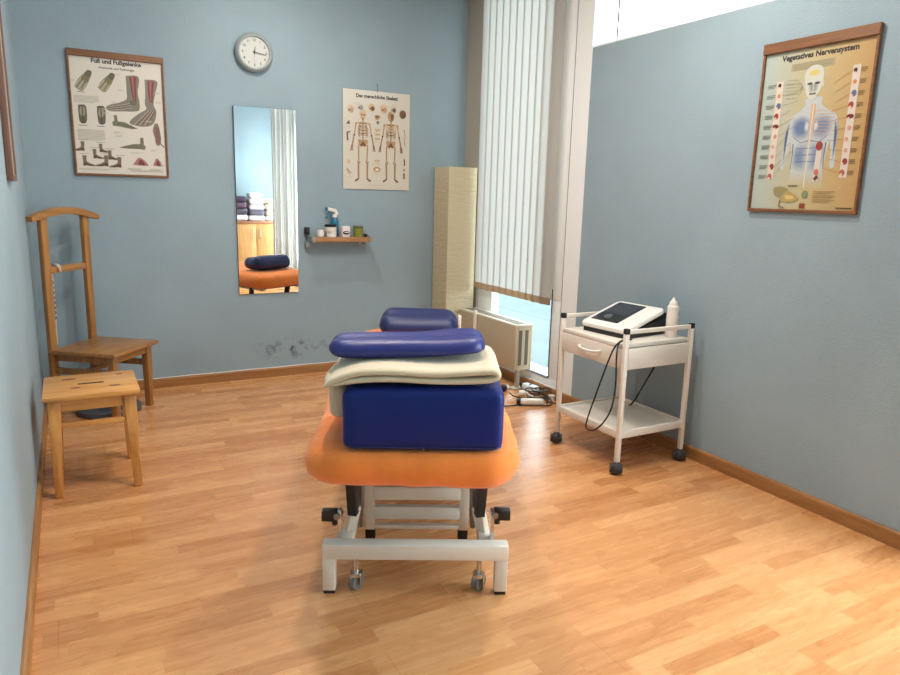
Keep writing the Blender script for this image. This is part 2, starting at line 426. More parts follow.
# ------------------------------------------------------------------ vertical blind
vb = thing('vertical_blind', 'closed cream vertical blind with brown hem hanging in the tall window', 'blind', (W-.035, 4.0, 0))
b = B(); box(b, -.03, -.48, 2.66, .012, .5, 2.70, .004); obj('head_rail', b, M_PVC, vb)
n = 11; y_first, y_last = 4.39-4.0, 3.562-4.0
for i in range(n):
    yc = y_first+(y_last-y_first)*i/(n-1)
    ang = radians(5 if i < 8 else (8, 18, 12)[i-8])
    def sl(zs, off, m, name, par, bow=.002, w=.0955, th=.0):
        bm = B(); cols = []
        for k in range(9):
            t = -1+2*k/8
            yy, xx = t*w/2, bow*(1-t*t)+off
            # rotate in plan
            px = xx*cos(ang)-yy*sin(ang); py = xx*sin(ang)+yy*cos(ang)
            cols.append([bm.verts.new((px, yc+py, z)) for z in zs])
        for a, c in zip(cols, cols[1:]):
            for q in range(len(zs)-1): bm.faces.new((a[q], a[q+1], c[q+1], c[q]))
        if th:
            bmesh.ops.solidify(bm, geom=list(bm.faces), thickness=th)
        return obj(name, bm, m, par)
    s = sl([.648, 1.2, 1.8, 2.66], 0, M_SLAT, 'slat', vb)
    sl([.602, .612, .636, .648], -.001, M_HEM, 'hem_weight', s, th=.004)

# ------------------------------------------------------------------ charts
class Art:
    """flat print on a sheet of w x h metres; y up from the sheet's lower edge"""
    def __init__(s, w, h): s.w, s.h, s.bm, s.m, s.idx, s.lay = w, h, B(), [], {}, 0
    def mi(s, col):
        if col not in s.idx:
            if isinstance(col, tuple): m = mat('print_%02x%02x%02x' % col, col, .35)
            else: m = col
            s.idx[col] = len(s.m); s.m.append(m)
        return s.idx[col]
    def z(s): s.lay += 1; return .0012+s.lay*.000012
    def poly(s, pts, col):
        z = s.z(); vs = [s.bm.verts.new((x, y, z)) for x, y in pts]
        f = s.bm.faces.new(vs); f.material_index = s.mi(col)
        if f.normal.length and f.calc_area() > 0:
            f.normal_update()
            if f.normal.z < 0: f.normal_flip()
        return f
    def blob(s, pts, col, n=5):
        P = catmull([(x, y, 0) for x, y in pts]+[(pts[0][0], pts[0][1], 0)], n)[:-1]
        s.poly([(p.x, p.y) for p in P], col)
    def ell(s, cx, cy, rx, ry, col, rot=0, n=16):
        c_, s_ = cos(rot), sin(rot)
        s.poly([(cx+rx*cos(2*pi*i/n)*c_-ry*sin(2*pi*i/n)*s_, cy+rx*cos(2*pi*i/n)*s_+ry*sin(2*pi*i/n)*c_) for i in range(n)], col)
    def rect(s, x0, y0, x1, y1, col): s.poly([(x0, y0), (x1, y0), (x1, y1), (x0, y1)], col)
    def line(s, pts, w, col, w1=None):
        w1 = w if w1 is None else w1; z = s.z(); mi = s.mi(col); n = len(pts); prev = None
        for i, p in enumerate(pts):
            a, c = Vector(pts[max(0, i-1)]), Vector(pts[min(n-1, i+1)]); d = (c-a); d = d.normalized() if d.length else Vector((1, 0))
            nn = Vector((-d.y, d.x)); ww = (w+(w1-w)*i/(n-1))*.5; p = Vector(p)
            cur = (s.bm.verts.new((*(p+nn*ww), z)), s.bm.verts.new((*(p-nn*ww), z)))
            if prev:
                f = s.bm.faces.new((prev[0], prev[1], cur[1], cur[0])); f.material_index = mi
                f.normal_update()
                if f.normal.z < 0: f.normal_flip()
            prev = cur
    def text(s, t, x, y, size, col, bold=.0):
        vs, fs = text_polys(t, size, bold); z = s.z(); V = [s.bm.verts.new((v.x+x, v.y+y, z)) for v in vs]; mi = s.mi(col)
        for f in fs:
            try: s.bm.faces.new([V[i] for i in f]).material_index = mi
            except ValueError: pass
    def para(s, x0, y0, x1, n, col, dy=.006, th=.0022):       # lines of small print, too small to read
        for i in range(n):
            r = random.uniform(.75, 1.) if i == n-1 else 1
            s.rect(x0, y0-i*dy-th, x0+(x1-x0)*r, y0-i*dy, col)
    def finish(s, base, name, parent, th=.0012):
        box(s.bm, 0, 0, 0, s.w, s.h, th, mi=s.mi(base))
        me = bpy.data.meshes.new(name); s.bm.to_mesh(me); s.bm.free()
        for m in s.m: me.materials.append(m)
        o = bpy.data.objects.new(name, me); C.objects.link(o); o.parent = parent
        return o
BACKROT, RIGHTROT = (pi/2, 0, 0), (pi/2, 0, -pi/2)
def chart_frame(parent, w, h, top=.036, side=.011, bot=.013, d=.016):
    for nm, r in (('top_bar', (0, h-top, w, h)), ('bottom_bar', (0, 0, w, bot)), ('side_bar', (0, bot, side, h-top)), ('side_bar', (w-side, bot, w, h-top))):
        b = B(); box(b, r[0], r[1], 0, r[2], r[3], d+(.004 if nm == 'top_bar' else 0), .002, 1); obj(nm, b, M_WOODFR, parent)
INK, GREYT, LGREY = (40, 38, 40), (120, 114, 106), (186, 178, 164)
BONE, BONED, OLIVE = (150, 142, 116), (98, 92, 74), (112, 110, 84)
RED, DRED, BROWN, TAN = (146, 84, 78), (110, 54, 50), (92, 66, 52), (172, 150, 124)

def draw_foot(a, x, y, s, flip=1, c1=TAN, c2=BONED, tilt=0.):
    """side view of a foot and lower leg, heel at the origin"""
    def T(p):
        px, py = p[0]*flip, p[1]; return (x+s*(px*cos(tilt)-py*sin(tilt)), y+s*(px*sin(tilt)+py*cos(tilt)))
    out = [(-.12, .12), (-.1, .3), (-.12, .6), (-.16, 1.0), (.24, 1.0), (.2, .6), (.24, .42), (.5, .27), (.85, .16), (1.0, .08), (.96, 0), (.5, .0), (.2, .05), (0, 0), (-.1, .02)]
    a.poly([T(p) for p in out], c1)
    a.poly([T(p) for p in [(-.08, .08), (-.02, .35), (.1, .34), (.4, .22), (.9, .07), (.5, .04), (.2, .07)]], c2)
    for k in range(3): a.line([T((.0+.07*k, 1.0)), T((.0+.06*k, .4)), T((.25+.12*k, .2-.04*k))], .05*s, c1 if k % 2 else c2, .02*s)
# --- foot chart
x0, x1, z0, z1 = .253, .765, 1.334, 2.035; w, h = x1-x0, z1-z0
ch = thing('hanging_chart', 'wood framed chart of feet and ankle joints on the back wall, left of the mirror', 'chart', (x0, D-.002, z0), BACKROT)
chart_frame(ch, w, h)
a = Art(w-.012, h-.03); K = a.w; Hh = a.h
VO = .0
def U(u, v): return (u*K, (1-v+VO)*Hh)
a.text('Fuß und Fußgelenke', *U(.5, .062), .033, INK, .0013); a.text('Anatomie und Pathologie', *U(.5, .106), .0185, INK, .0003)
VO = .034
# two drawings of foot bones from above (top left)
for cx, cy, s, t in ((.15, .25, .85, -.55), (.39, .25, .82, -.6)):
    c_ = U(cx, cy)
    def R(px, py): return (c_[0]+s*(px*cos(t)-py*sin(t)), c_[1]+s*(px*sin(t)+py*cos(t)))
    a.blob([R(*p) for p in ((-.028, -.07), (-.034, -.02), (-.02, .05), (-.012, .075), (.012, .078), (.022, .05), (.03, -.02), (.022, -.07))], BONE)
    a.blob([R(*p) for p in ((-.018, .03), (-.014, .07), (.012, .074), (.018, .035), (0, .02))], BONED)
    a.blob([R(*p) for p in ((-.02, .0), (-.018, .03), (.016, .03), (.024, .0), (0, -.01))], (120, 108, 78))
    for k in range(5): a.line([R(-.022+.011*k, .0), R(-.03+.0135*k, -.068+.006*abs(k-1))], .0035, BONED if k % 2 else (190, 180, 150))
# big feet with red muscles
def BF(pts): return [U(*p) for p in pts]
LEG = (126, 120, 108)
BF0 = BF
def BF(pts): return BF0([(.65+(u-.65)*1.16, .392+(v-.36)*1.14) for u, v in pts])
a.blob(BF([(.60, .175), (.60, .29), (.595, .345), (.53, .375), (.43, .40), (.40, .425), (.44, .445), (.56, .44), (.66, .435), (.71, .42), (.715, .36), (.705, .29), (.72, .175)]), LEG)
a.blob(BF([(.63, .18), (.645, .28), (.66, .35), (.69, .33), (.69, .25), (.70, .18)]), RED)
for k in range(3): a.line(BF([(.64+.022*k, .18), (.65+.015*k, .28), (.665+.008*k, .36)]), .006, (166, 100, 92) if k % 2 else DRED)
for k in range(5): a.line(BF([(.64, .375+.008*k), (.55, .392+.008*k), (.43, .415+.006*k)]), .0035, BROWN if k % 2 else (176, 162, 146))
a.ell(*U(.655, .405), .02, .016, (108, 100, 90))
a.blob(BF([(.775, .19), (.775, .30), (.765, .37), (.775, .41), (.70, .45), (.63, .495), (.61, .525), (.66, .54), (.74, .545), (.82, .53), (.86, .48), (.87, .42), (.85, .37), (.87, .29), (.895, .195)]), LEG)
a.blob(BF([(.80, .195), (.80, .29), (.815, .35), (.84, .34), (.855, .27), (.87, .2)]), RED)
for k in range(3): a.line(BF([(.81+.022*k, .2), (.81+.015*k, .28), (.82+.008*k, .36)]), .006, (166, 100, 92) if k % 2 else DRED)
for k in range(6): a.line(BF([(.80+.012*k, .42), (.74+.016*k, .47), (.65+.025*k, .535)]), .0042, BROWN if k % 2 else (186, 150, 140))
BF = BF0
a.para(*U(.03, .375), U(.29, 0)[0], 6, LGREY, .007, .0042)
a.para(*U(.07, .345), U(.17, 0)[0], 1, INK, .006, .003)
# knee-like pair
for u in (.11, .305):
    a.blob(BF([(u-.04, .455), (u-.042, .53), (u-.03, .60), (u+.03, .60), (u+.045, .53), (u+.035, .455)]), BONED)
    a.blob(BF([(u-.02, .47), (u-.03, .52), (u, .55), (u+.03, .52), (u+.02, .47)]), BONE)
    a.line(BF([(u, .46), (u, .6)]), .004, INK)
    a.para(*U(u-.055, .62), U(u+.05, 0)[0], 1, GREYT, .006, .004)
a.para(*U(.045, .655), U(.33, 0)[0], 9, LGREY, .007, .0045)
# olive sole drawings
a.poly(BF([(.435, .52), (.47, .52), (.475, .57), (.55, .575), (.69, .625), (.62, .63), (.50, .615), (.42, .61), (.415, .58), (.44, .565)]), OLIVE)
a.poly(BF([(.745, .70), (.71, .70), (.705, .755), (.62, .76), (.47, .795), (.56, .80), (.69, .80), (.755, .805), (.765, .775), (.745, .76)]), OLIVE)
a.line(BF([(.47, .59), (.66, .62)]), .004, BONED); a.line(BF([(.50, .79), (.72, .78)]), .004, BONED)
a.blob(BF([(.88, .57), (.855, .63), (.875, .70), (.885, .75), (.92, .76), (.945, .71), (.935, .63), (.915, .57)]), (128, 112, 96))
for k in range(4): a.line(BF([(.885+.012*k, .6), (.885+.012*k, .74)]), .004, BROWN if k % 2 else RED)
a.line(BF([(.93, .74), (.975, .775)]), .006, DRED)
# row of small feet
for u, v, s, fl_ in ((.06, .84, .055, -1), (.27, .845, .05, 1), (.2, .90, .055, 1), (.36, .905, .055, 1), (.09, .965, .06, 1), (.30, .965, .065, -1), (.44, .97, .062, -1)):
    q = U(u+.03*(fl_ < 0), v); draw_foot(a, q[0], q[1], s, fl_, (132, 116, 98), BROWN)
    a.line([(q[0]-.02, q[1]+s*1.15), (q[0]+.03, q[1]+s*1.15)], .002, GREYT)
for u, s in ((.70, 1.), (.89, .6)):
    a.blob(BF([(u-.09*s, .94), (u-.05*s, .90), (u-.02*s, .875), (u+.03*s, .89), (u+.08*s, .935), (u+.06*s, .945)]), (168, 110, 100))
    a.blob(BF([(u-.03*s, .935), (u-.01*s, .895), (u+.03*s, .91), (u+.04*s, .94)]), DRED)
for u, v, l in ((.33, .47, .05), (.33, .505, .06), (.42, .41, .05), (.42, .66, .1), (.44, .69, .08), (.6, .83, .14), (.82, .80, .06), (.78, .55, .07), (.9, .3, .06), (.9, .38, .07), (.48, .17, .06), (.5, .3, .05), (.02, .25, .03), (.92, .93, .05), (.8, .97, .15), (.55, .97, .15), (.03, .985, .4), (.58, .985, .38)):
    a.para(*U(u, v), U(u+l, 0)[0], 2, LGREY, .006, .0028)
VO = .0
sheet = a.finish(M_PAPER, 'printed_sheet', ch); sheet.location = (.006, .008, .004)

# --- skeleton chart (unframed, hung on a nail)
x0, x1, z0, z1 = 1.901, 2.406, 1.301, 1.970; w, h = x1-x0, z1-z0
ch = thing('hanging_chart', 'unframed laminated chart of two human skeletons on the back wall above the shelf', 'chart', (x0, D-.006, z0), BACKROT)
a = Art(w, h); K = a.w; Hh = a.h
a.text('Das menschliche Skelett', *U(.5, .072), .032, INK, .0013)
SKB, SKD, SKL = (176, 138, 98), (118, 76, 52), (204, 172, 134)
def skeleton(cx, back):
    def P(x, y): return U(cx+x, y)
    a.blob([P(*p) for p in ((-.045, .26), (-.05, .225), (-.03, .195), (0, .187), (.03, .195), (.05, .225), (.042, .265), (.022, .29), (-.022, .29))], SKL if not back else SKB)
    if not back:
        a.ell(*P(-.018, .245), .006, .006, SKD); a.ell(*P(.018, .245), .006, .006, SKD); a.poly([P(-.006, .27), P(.006, .27), P(0, .255)], SKD)
        a.line([P(-.018, .278), P(.018, .278)], .004, SKD)
    else: a.blob([P(*p) for p in ((-.01, .215), (.035, .22), (.04, .255), (.01, .285))], SKD)
    a.line([P(0, .285), P(0, .54)], .010, SKD); 
    for k in range(16): a.line([P(-.012, .30+.015*k), P(.012, .30+.015*k)], .004, SKL)
    a.line([P(-.095, .33), P(-.03, .322), P(.03, .322), P(.095, .33)], .007, SKB)
    for k in range(8):
        ww = .05+.028*sin(pi*(k+1)/10); y = .335+.0165*k
        for sg in (-1, 1): a.line([P(0, y), P(sg*ww*.7, y-.004), P(sg*ww, y+.012), P(sg*ww*.55, y+.024)], .0055, SKB if k % 2 else SKD)
    for sg in (-1, 1):
        if back: a.poly([P(sg*.03, .34), P(sg*.09, .335), P(sg*.05, .415)], SKL)
        a.ell(*P(sg*.1, .335), .008, .008, SKB)
        a.line([P(sg*.1, .335), P(sg*.125, .45)], .010, SKB, .008)
        a.line([P(sg*.125, .45), P(sg*.15, .55)], .006, SKB); a.line([P(sg*.132, .45), P(sg*.16, .55)], .004, SKD)
        a.ell(*P(sg*.127, .45), .007, .007, SKD)
        for k in range(4): a.line([P(sg*(.15+.006*k), .55), P(sg*(.15+.012*k), .61)], .003, SKD)
        a.blob([P(*p) for p in ((sg*.01, .50), (sg*.06, .49), (sg*.072, .515), (sg*.05, .55), (sg*.02, .57), (sg*.005, .545))], SKB)
        a.ell(*P(sg*.03, .548), .006, .008, SKD)
        a.line([P(sg*.062, .545), P(sg*.066, .60), P(sg*.06, .715)], .012, SKB, .009)
        a.ell(*P(sg*.06, .72), .011, .011, SKD); a.ell(*P(sg*.06, .715), .007, .007, SKL)
        a.line([P(sg*.062, .725), P(sg*.058, .885)], .010, SKB, .007); a.line([P(sg*.075, .73), P(sg*.07, .88)], .004, SKD)
        a.line([P(sg*.058, .885), P(sg*(.058+.03), .905), P(sg*(.058+.06), .915)], .010, SKD, .014)
    a.ell(*P(0, .535), .012, .016, SKD)
skeleton(.29, False); skeleton(.71, True)
for u, v, r, c1, c2 in ((.11, .195, .026, (206, 178, 140), TAN), (.25, .165, .028, (196, 190, 178), (150, 140, 130)), (.42, .165, .026, SKL, SKD), (.6, .17, .028, SKL, SKB), (.745, .165, .026, (196, 186, 172), SKD), (.89, .21, .027, SKD, BROWN)):
    a.ell(*U(u, v), r, r*1.1, c1); a.ell(*U(u+.012, v+.01), r*.55, r*.6, c2); a.ell(*U(u-.02, v+.012), r*.25, r*.25, SKD)
a.blob(BF([(.455, .245), (.5, .235), (.55, .245), (.53, .275), (.5, .285), (.47, .275)]), SKB); a.ell(*U(.5, .255), .012, .008, SKD); a.ell(*U(.51, .31), .01, .01, SKD)
for v in (.385, .43, .475, .70): a.blob(BF([(.46, v), (.48, v-.012), (.5, v-.006), (.53, v-.012), (.55, v), (.52, v+.016), (.48, v+.016)]), SKL); a.line(BF([(.47, v), (.54, v)]), .003, SKB)
a.ell(*U(.5, .79), .028, .018, SKB); a.ell(*U(.5, .793), .014, .009, (226, 212, 186))
a.poly(BF([(.04, .345), (.09, .305), (.10, .345)]), (92, 78, 62)); a.line(BF([(.1, .42), (.06, .43), (.065, .51)]), .012, SKD)
a.line(BF([(.91, .36), (.93, .42), (.92, .48), (.93, .54)]), .006, SKB)
a.ell(*U(.08, .72), .012, .016, SKL); a.line(BF([(.05, .79), (.12, .84)]), .006, SKB); a.line(BF([(.05, .80), (.09, .85)]), .005, SKB)
a.line(BF([(.92, .67), (.925, .74)]), .010, SKD); a.line(BF([(.92, .77), (.92, .80)]), .008, SKD); a.line(BF([(.92, .82), (.92, .88)]), .012, SKD)
for u, v, l in ((.38, .955, .3), (.78, .975, .12), (.05, .37, .08), (.05, .87, .1), (.15, .13, .06), (.48, .33, .06), (.45, .51, .1), (.45, .735, .1), (.45, .82, .1)): a.para(*U(u, v), U(u+l, 0)[0], 1, LGREY, .006, .0025)
a.finish(M_CREAMP, 'printed_sheet', ch)
b = B(); cyl(b, (w*.5, h-.004, -.004), (w*.5, h-.004, .004), .004, seg=10); tube(b, [(w*.5, h-.004, .003), (w*.5+.004, h+.022, .004), (w*.5+.002, h+.046, .002)], .0022, 4, 6)
cyl(b, (w*.5+.002, h+.046, -.004), (w*.5+.002, h+.046, .008), .004, seg=10); obj('hanging_hook', b, M_STEEL, ch)

# --- nervous system chart on the right wall
y0, y1, z0, z1 = 1.632, 2.127, 1.238, 1.933; w, h = y1-y0, z1-z0
ch = thing('hanging_chart', 'wood framed golden chart of a torso and nerves on the right wall', 'chart', (W-.002, y1, z0), RIGHTROT)
chart_frame(ch, w, h, top=.042)
def gold_paper():
    m = bpy.data.materials.new('blue_to_gold_print'); N, L, P = nodes(m)
    tc = N.new('ShaderNodeTexCoord'); sp = N.new('ShaderNodeSeparateXYZ'); L.new(tc.outputs['Object'], sp.inputs[0])
    r = N.new('ShaderNodeMapRange'); r.inputs['From Max'].default_value = .48; L.new(sp.outputs['X'], r.inputs['Value'])
    cr = N.new('ShaderNodeValToRGB'); e = cr.color_ramp.elements; e[0].color = srgb(168, 180, 172); e[1].color = srgb(184, 146, 92); e[0].position = .05; e[1].position = 1
    k = e.new(.5); k.color = srgb(186, 170, 128)
    L.new(r.outputs[0], cr.inputs[0]); L.new(cr.outputs[0], P.inputs['Base Color']); P.inputs['Roughness'].default_value = .3; return m
a = Art(w-.012, h-.034); K = a.w; Hh = a.h
a.text('Vegetatives Nervensystem', *U(.51, .08), .0305, INK, .0013)
a.rect(*U(.27, .15), *U(.66, .105), (160, 152, 122)); a.para(*U(.29, .112), U(.64, 0)[0], 4, (140, 130, 104), .0065, .003)
BODY, BLU, BLU2, SKIN = (166, 172, 178), (92, 110, 146), (126, 142, 166), (200, 198, 190)
UO, US = .04, .94
def U(u, v): return ((.48+(u-.48)*US+UO)*K, (1-v)*Hh)
# torso with arms, in graded tints
PAPM, LIGHTB = (184, 170, 130), (182, 186, 186)
mixc = lambda p, q, t: tuple(int(p[k]+(q[k]-p[k])*t) for k in range(3))
def graded(pts, c0, c1, n=6, f=.55):
    mx_, my_ = sum(p[0] for p in pts)/len(pts), sum(p[1] for p in pts)/len(pts)
    for q in range(n):
        k = 1-f*q/(n-1)
        a.blob(BF([(mx_+(x-mx_)*k, my_+(y-my_)*k) for x, y in pts]), mixc(c0, c1, q/(n-1)))
a.blob(BF([(.40, .36), (.36, .39), (.27, .43), (.235, .50), (.225, .60), (.21, .70), (.215, .735), (.25, .74), (.275, .65), (.29, .58), (.31, .66), (.32, .74), (.34, .76), (.5, .77), (.62, .76), (.64, .74), (.65, .66), (.675, .58), (.69, .65), (.70, .735), (.74, .73), (.735, .62), (.725, .5), (.70, .43), (.60, .39), (.55, .36), (.545, .32), (.40, .32)]), LIGHTB)
for k in range(8): a.rect(*U(.325-.002*k, .772+.013*k), *U(.638+.002*k, .754+.013*k), mixc(LIGHTB, PAPM, k/7))
for sg in (-1, 1):
    graded([(.48+sg*.02, .44), (.48+sg*.10, .42), (.48+sg*.19, .45), (.48+sg*.19, .53), (.48+sg*.12, .57), (.48+sg*.02, .55)], (170, 176, 180), (116, 130, 156) if sg > 0 else (100, 116, 148))
    graded([(.48+sg*.02, .47), (.48+sg*.05, .45), (.48+sg*.07, .5), (.48+sg*.03, .53)], (140, 150, 168), (196, 200, 198), 4)
    graded([(.48+sg*.215, .45), (.48+sg*.25, .5), (.48+sg*.255, .6), (.48+sg*.24, .70), (.48+sg*.225, .55)], (160, 168, 176), (78, 92, 122), 5, .5)
    a.line(BF([(.48+sg*.01, .575), (.48+sg*.09, .585), (.48+sg*.165, .55)]), .004, (84, 98, 128), .002)
    graded([(.48+sg*.02, .59), (.48+sg*.13, .60), (.48+sg*.15, .66), (.48+sg*.13, .74), (.48+sg*.02, .75)], (170, 176, 178), (120, 134, 158), 6, .6)
    a.line(BF([(.48+sg*.16, .59), (.48+sg*.155, .66), (.48+sg*.16, .75)]), .005, (96, 108, 134), .002)
for k in range(3): a.line(BF([(.36, .62+.04*k), (.60, .62+.04*k)]), .003, BLU)
a.line(BF([(.48, .36), (.475, .6)]), .018, (206, 160, 120), .008); a.line(BF([(.48, .36), (.475, .86)]), .004, (216, 206, 180))
for k in range(8): a.line(BF([(.49, .40+.018*k), (.70, .405+.02*k)]), .0016, (214, 156, 112))
UO, US = .015, 1.05
# head
a.blob(BF([(.40, .215), (.395, .18), (.42, .145), (.475, .13), (.535, .145), (.56, .185), (.555, .24), (.535, .29), (.50, .325), (.46, .325), (.42, .29)]), (196, 196, 184))
graded([(.43, .235), (.45, .225), (.475, .238), (.50, .225), (.53, .235), (.525, .28), (.50, .30), (.48, .29), (.46, .30), (.44, .28)], (190, 190, 180), (140, 142, 140), 4)
a.ell(*U(.448, .237), .012, .005, (74, 72, 70)); a.ell(*U(.512, .237), .012, .005, (74, 72, 70)); a.poly(BF([(.47, .275), (.492, .275), (.482, .235)]), (176, 170, 156))
a.rect(*U(.452, .303), *U(.508, .293), (112, 96, 90)); a.ell(*U(.475, .175), .022, .012, (206, 186, 110))
a.ell(*U(.40, .245), .006, .014, (190, 184, 168)); a.ell(*U(.56, .245), .006, .014, (190, 184, 168))
UO, US = .0, .91
# organ strips
PINKP = (206, 192, 180)
a.rect(*U(.115, .80), *U(.185, .20), PINKP); a.rect(*U(.855, .80), *U(.925, .165), PINKP); a.rect(*U(.605, .82), *U(.66, .59), PINKP)
ORG = [(70, 40, 38), (206, 130, 86), (92, 102, 138), (152, 62, 52), (112, 48, 40), (196, 140, 120), (204, 152, 130), (196, 150, 130), (138, 62, 54), (176, 100, 84)]
for i, c_ in enumerate(ORG):
    for u, v in ((.15, .225+.0625*i), (.885, .195+.064*i)):
        r = .009 if i in (0, 1, 5, 6, 7) else .0125
        a.ell(*U(u+.006*((i*7) % 3-1), v), r*(1.2 if i == 4 else .85), r*(.7 if i == 4 else 1), c_); a.ell(*U(u-.012, v+.012), r*.4, r*.4, (222, 180, 160))
    a.line(BF([(.19, .225+.0625*i), (.30+.03*(i % 3), .23+.05*i)]), .0013, (150, 130, 96)); a.line(BF([(.85, .195+.064*i), (.70+.02*(i % 3), .25+.055*i)]), .0013, (176, 116, 66))
    a.para(*U(.015, .215+.0625*i), U(.105, 0)[0], 3, (112, 118, 110), .006, .0026); a.para(*U(.93, .185+.064*i), U(.985, 0)[0], 3, (130, 96, 58), .006, .0026)
for i in range(6): a.line(BF([(.22, .20+.022*i), (.33+.02*(i % 2), .205+.021*i), (.40, .25)]), .0015, (140, 136, 108))
a.ell(*U(.63, .61), .014, .018, (150, 58, 46)); a.ell(*U(.63, .765), .010, .012, (190, 110, 90)); a.line(BF([(.62, .81), (.65, .79)]), .012, DRED)
UO, US = .01, 1.
# lower diagram
a.blob(BF([(.22, .87), (.24, .855), (.32, .855), (.37, .875), (.36, .905), (.30, .92), (.24, .905)]), (146, 134, 92))
a.blob(BF([(.36, .875), (.42, .895), (.47, .92), (.44, .945), (.34, .95), (.30, .935), (.31, .91)]), (172, 148, 92)); a.blob(BF([(.34, .905), (.41, .91), (.43, .925), (.36, .93)]), (206, 178, 118))
a.line(BF([(.30, .935), (.29, .975), (.34, .985)]), .006, (140, 112, 66)); a.ell(*U(.53, .90), .014, .016, (128, 134, 96)); a.rect(*U(.49, .985), *U(.54, .955), (132, 66, 46))
a.para(*U(.36, .845), U(.46, 0)[0], 1, INK, .006, .0035)
for v in (.88, .905, .93): a.para(*U(.60, v), U(.80, 0)[0], 2, (160, 128, 78), .007, .003)
a.para(*U(.82, .975), U(.97, 0)[0], 1, (70, 56, 40), .006, .004)
sheet = a.finish(gold_paper(), 'printed_sheet', ch); sheet.location = (.006, .008, .004)

# picture on the left wall, seen edge on
pf = thing('picture_frame', 'brown wooden picture frame hanging edge on on the left wall', 'picture', (0, 3.16, 1.283))
for nm, r in (('frame_bar', (0, 0, .025, .75)), ('frame_bar', (.23, 0, .255, .75)), ('frame_bar', (.025, 0, .23, .025)), ('frame_bar', (.025, .725, .23, .75))):
    b = B(); box(b, .001, r[0], r[1], .023, r[2], r[3], .003, 2); obj(nm, b, wood('dark_frame_wood', (104, 72, 58), (132, 96, 80), 2, .35), pf)
b = B(); box(b, .004, .02, .02, .016, .235, .73); obj('picture_sheet', b, mat('muted_print', (150, 150, 140), .3, var=.2, vscale=20), pf, smooth=False)

# ------------------------------------------------------------------ wall clock 12:16
ck = thing('wall_clock', 'round silver rimmed wall clock high on the back wall', 'clock', (1.307, D, 2.127), BACKROT)
b = B(); lathe(b, [(0, .0), (.108, 0), (.118, .008), (.12, .02), (.114, .034), (.102, .042), (.094, .040), (.092, .030), (0, .030)], seg=56); obj('rim', b, mat('satin_silver', (152, 160, 160), .5, .1), ck)
b = B(); lathe(b, [(0, .0285), (.0915, .0285), (.0915, .0305), (0, .0305)], seg=48); obj('dial', b, mat('dial_white', (196, 198, 192), .5), ck)
for i in range(12):
    b = B(); t = text_polys(str(i or 12), .021, .0004); an = radians(90-30*i); cx, cy = .074*cos(an), .074*sin(an)-.0075
    V = [b.verts.new((v.x+cx, v.y+cy, .0312)) for v in t[0]]
    for f in t[1]:
        try: b.faces.new([V[k] for k in f])
        except ValueError: pass
    obj('numeral', b, M_BLACK, ck, smooth=False)
def hand(name, deg, l, wd, z, back=.012, m=M_BLACK):
    an = radians(90-deg); d = Vector((cos(an), sin(an), 0)); s = Vector((-d.y, d.x, 0)); bm = B()
    pts = [-d*back-s*wd/2, -d*back+s*wd/2, d*l+s*wd*.3, d*l-s*wd*.3]
    A = [bm.verts.new(p+Vector((0, 0, z))) for p in pts]; E_ = [bm.verts.new(p+Vector((0, 0, z+.001))) for p in pts]
    bm.faces.new(A[::-1]); bm.faces.new(E_)
    for i in range(4): bm.faces.new((A[i], A[(i+1) % 4], E_[(i+1) % 4], E_[i]))
    if name == 'minute_hand': cyl(bm, (0, 0, z-.002), (0, 0, z+.003), .0055, seg=16)
    obj(name, bm, m, ck, smooth=False)
hand('hour_hand', 8, .034, .006, .033); hand('minute_hand', 98, .07, .0045, .0345); hand('second_hand', 186, .066, .0016, .0362, .02, mat('grey_hand', (120, 120, 118), .5))

# ------------------------------------------------------------------ mirror
mi_ = thing('wall_mirror', 'tall narrow frameless mirror on the back wall', 'mirror', (1.165, D, .588), (pi/2+.008, 0, 0))
mw, mh = 1.569-1.165, 1.799-.588
b = B(); box(b, 0, 0, .004, mw, mh, .0085); obj('backing', b, M_DARK, mi_, smooth=False)
b = B(); box(b, .0015, .0015, .0085, mw-.0015, mh-.0015, .0125); obj('mirror_pane', b, mirror_mat(), mi_, smooth=False)

# ------------------------------------------------------------------ wall shelf and what stands on it
sx0, sx1, sz = 1.622, 2.075, .971
sh = thing('wall_shelf', 'small wooden shelf with steel brackets on the back wall right of the mirror', 'shelf', (0, 0, 0))
b = B(); box(b, sx0+.03, D-.13, sz-.032, sx1-.018, D-.001, sz, .0015); obj('shelf_board', b, M_SHELF, sh)
for x in (sx0+.012, sx1-.022):
    b = B(); box(b, x, D-.133, sz-.035, x+.022, D-.001, sz+.003, .001); box(b, x, D-.006, sz-.06, x+.02, D-.001, sz+.05, .001); obj('bracket', b, mat('bracket_grey', (146, 146, 144), .4, .3), sh)
b = B(); box(b, sx0-.008, D-.045, sz+.012, sx0+.024, D-.012, sz+.064, .006); obj('black_clip', b, M_BLACK, sh)
b = B(); box(b, sx0-.004, D-.05, sz-.075, sx0+.028, D-.001, sz-.034, .004); obj('bracket_cover', b, mat('clear_grey_plastic', (150, 156, 156), .3), sh)
b = B(); box(b, sx1-.09, D-.1, sz-.05, sx1-.082, D-.09, sz-.03, .001); obj('hook', b, M_WHITE, sh)
yi = D-.07
def jar(name, label, cat, x, y, z, r, hh, m, lid=None, lh=.014):
    t = thing(name, label, cat, (x, y, z), group=None)
    b = B(); lathe(b, [(0, 0), (r*.94, 0), (r, .004), (r, hh-lh-.003), (r*.93, hh-lh), (0, hh-lh)], seg=28); obj('body', b, m, t)
    b = B(); lathe(b, [(0, hh-lh), (r*1.04, hh-lh), (r*1.05, hh-lh+.002), (r*1.05, hh-.002), (r, hh), (0, hh)], seg=28); obj('lid', b, lid or m, t)
    return t
M_CERAM = mat('white_plastic', (232, 226, 216), .35)
